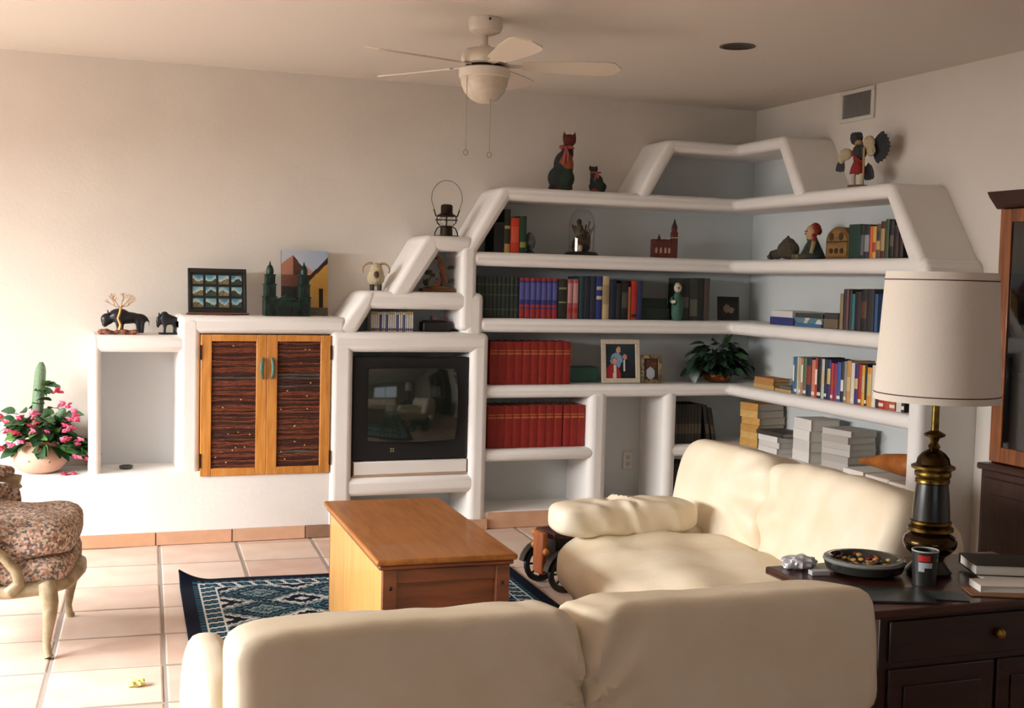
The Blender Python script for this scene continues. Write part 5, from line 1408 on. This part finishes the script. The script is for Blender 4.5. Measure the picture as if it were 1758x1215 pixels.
gm = [mat('begonia_leaf_%d' % k, c, .45) for k, c in enumerate(('#3c6a34', '#2c5230', '#56803e', '#244628'))]
lms = [leafmesh(.100, .078, m_, .35) for m_ in gm]
pk = [mat('begonia_pink_%d' % k, c, .6) for k, c in enumerate(('#d2527a', '#c23c58', '#e07a9c'))]
def blossom(m_):
    g = G()
    for k in range(5):
        a = 2 * pi * k / 5
        g.ell((.011 * cos(a), .011 * sin(a), .003 * (k % 2)), (.012, .012, .005), 8, 5)
    g.ell((0, 0, .005), .007, 8, 5)
    return g.mesh('blossom', m_)
bms = [blossom(m_) for m_ in pk]
rp = random.Random(21)
for k in range(190):
    a = rp.uniform(0, 2 * pi); e = rp.uniform(-.5, 1.2)
    rr = rp.uniform(.35, 1)
    x_ = .185 * rr * cos(a) * (1 if e > 0 else .95); y_ = .125 * rr * sin(a)
    z_ = .19 + .15 * rr * max(0, sin(e)) + (.02 if e < 0 else 0)
    if e < 0: x_ *= 1.1; z_ = .16 + .08 * sin(e)
    inst(rp.choice(lms), 'leaf', bp, aim((x_ * .75, y_ * .75, z_), (cos(a), sin(a), .35 * e - .1), rp.uniform(-.8, .8)) @ Matrix.Scale(rp.uniform(.65, 1.1), 4))
# trailing side over the ledge
for k in range(36):
    t = rp.random()
    inst(rp.choice(lms), 'leaf', bp, aim((.10 + .13 * t + rp.uniform(-.03, .03), -.05 + rp.uniform(-.05, .05), .17 - .10 * t + rp.uniform(-.01, .05)), (rp.uniform(.2, 1), rp.uniform(-1, .3), rp.uniform(-.15, .35)), rp.uniform(-.8, .8)) @ Matrix.Scale(rp.uniform(.6, .95), 4))
for k in range(14):
    t = rp.random()
    inst(rp.choice(lms[1:]), 'leaf', bp, aim((.03 + .05 * rp.uniform(-1, 1), rp.uniform(-.04, .04), .30 + .20 * t), (rp.uniform(-1, 1), rp.uniform(-1, .4), rp.uniform(-.2, .4)), rp.uniform(-.8, .8)) @ Matrix.Scale(rp.uniform(.5, .85), 4))
for bx_, bz_ in ((-.105, .315), (-.165, .29), (-.155, .24), (-.115, .225), (-.10, .18), (-.14, .165), (-.03, .32), (-.02, .29), (-.035, .335), (-.04, .25), (-.05, .27), (-.045, .225), (.0, .325), (.035, .225), (.085, .46), (.10, .45), (.105, .38), (.15, .37), (.16, .345), (.175, .32), (.14, .29), (.185, .295), (.12, .245), (.13, .27), (.155, .255), (.12, .19), (.13, .20), (.19, .17), (.205, .19), (.19, .09), (.235, .085), (.25, .09), (-.19, .32), (-.19, .15)):
    for q in range(2):
        inst(rp.choice(bms), 'blossom', bp, aim((bx_ + rp.uniform(-.012, .012), -.10 + rp.uniform(-.04, .03), bz_ + rp.uniform(-.008, .008)), (rp.uniform(-.4, .4), .25, 1), 0) @ RX(radians(70)) @ Matrix.Scale(rp.uniform(.75, 1.15), 4))
for k in range(10):
    a = rp.uniform(0, 6.28)
    G().tube([(.02 * cos(a), .02 * sin(a), .15), (.09 * cos(a), .07 * sin(a), .24), (.15 * cos(a), .09 * sin(a), .27 + .08 * rp.random())], [.004, .003, .002], 5).build('stem', gm[2], bp)
o = inst(bms[1], 'fallen_blossom'); o.location = (-.015, 6.84, .404); tag(o, 'fallen red blossom on the ledge in front of the clay pot', 'flower')
o = inst(bms[0], 'fallen_blossom'); o.location = (.03, 6.85, .404); tag(o, 'fallen pink blossom on the ledge between pot and niche', 'flower')

# trailing plant in a copper bowl, corner of the fourth shelf
cp = thing('copper_planter', 'dark leafy plant in a shiny copper bowl in the corner', 'potted plant', (4.0, 6.95, zD + .001))
G().lathe([(.06, 0), (.085, .012), (.095, .04), (.092, .07), (.082, .085), (.078, .085), (.086, .068), (.0001, .06)], n=32).build('bowl', mat('copper', '#8a4f2c', .25, metal=.9), cp)
dg_ = [mat('ivy_leaf_%d' % k, c, .4) for k, c in enumerate(('#22382a', '#1b2e22', '#2c4630', '#4a6a44'))]
il = [leafmesh(.10, .072, m_, .4, fold=.15) for m_ in dg_]
for k in range(220):
    a = rp.uniform(0, 2 * pi); e = rp.uniform(-.25, 1.45)
    rr = rp.uniform(.3, 1)
    x_, y_, z_ = .20 * rr * cos(a) * cos(e * .75), (.09 if sin(a) > 0 else .11) * rr * sin(a) * cos(e * .75), .09 + .17 * rr * max(0, sin(e)) - (.02 if e < 0 else 0)
    inst(rp.choices(il, [4, 4, 3, .5])[0], 'leaf', cp, aim((x_, y_, max(z_, .09)), (cos(a), sin(a) * (.45 if sin(a) > 0 else 1), max(.5 * e - .45, -.25)), rp.uniform(-.8, .8)) @ Matrix.Scale(rp.uniform(.6, 1.0), 4))
for (x_, z_, d_) in ((.0, .25, (.25, -.2, 1)), (.03, .24, (.05, -.3, 1)), (-.19, .10, (-.4, -.5, -.8)), (-.20, .16, (-.7, -.4, -.4)), (.19, .16, (.5, -.5, -.6))):
    inst(il[3 if z_ > .2 else 0], 'leaf', cp, aim((x_, -.04, z_), d_, .2) @ Matrix.Scale(1.05, 4))
for k in range(8):
    a = 2 * pi * k / 8
    G().tube([(.02 * cos(a), .02 * sin(a), .06), (.08 * cos(a), .06 * sin(a), .17), (.15 * cos(a), .09 * sin(a), .18)], [.004, .003, .002], 5).build('stem', dg_[2], cp)
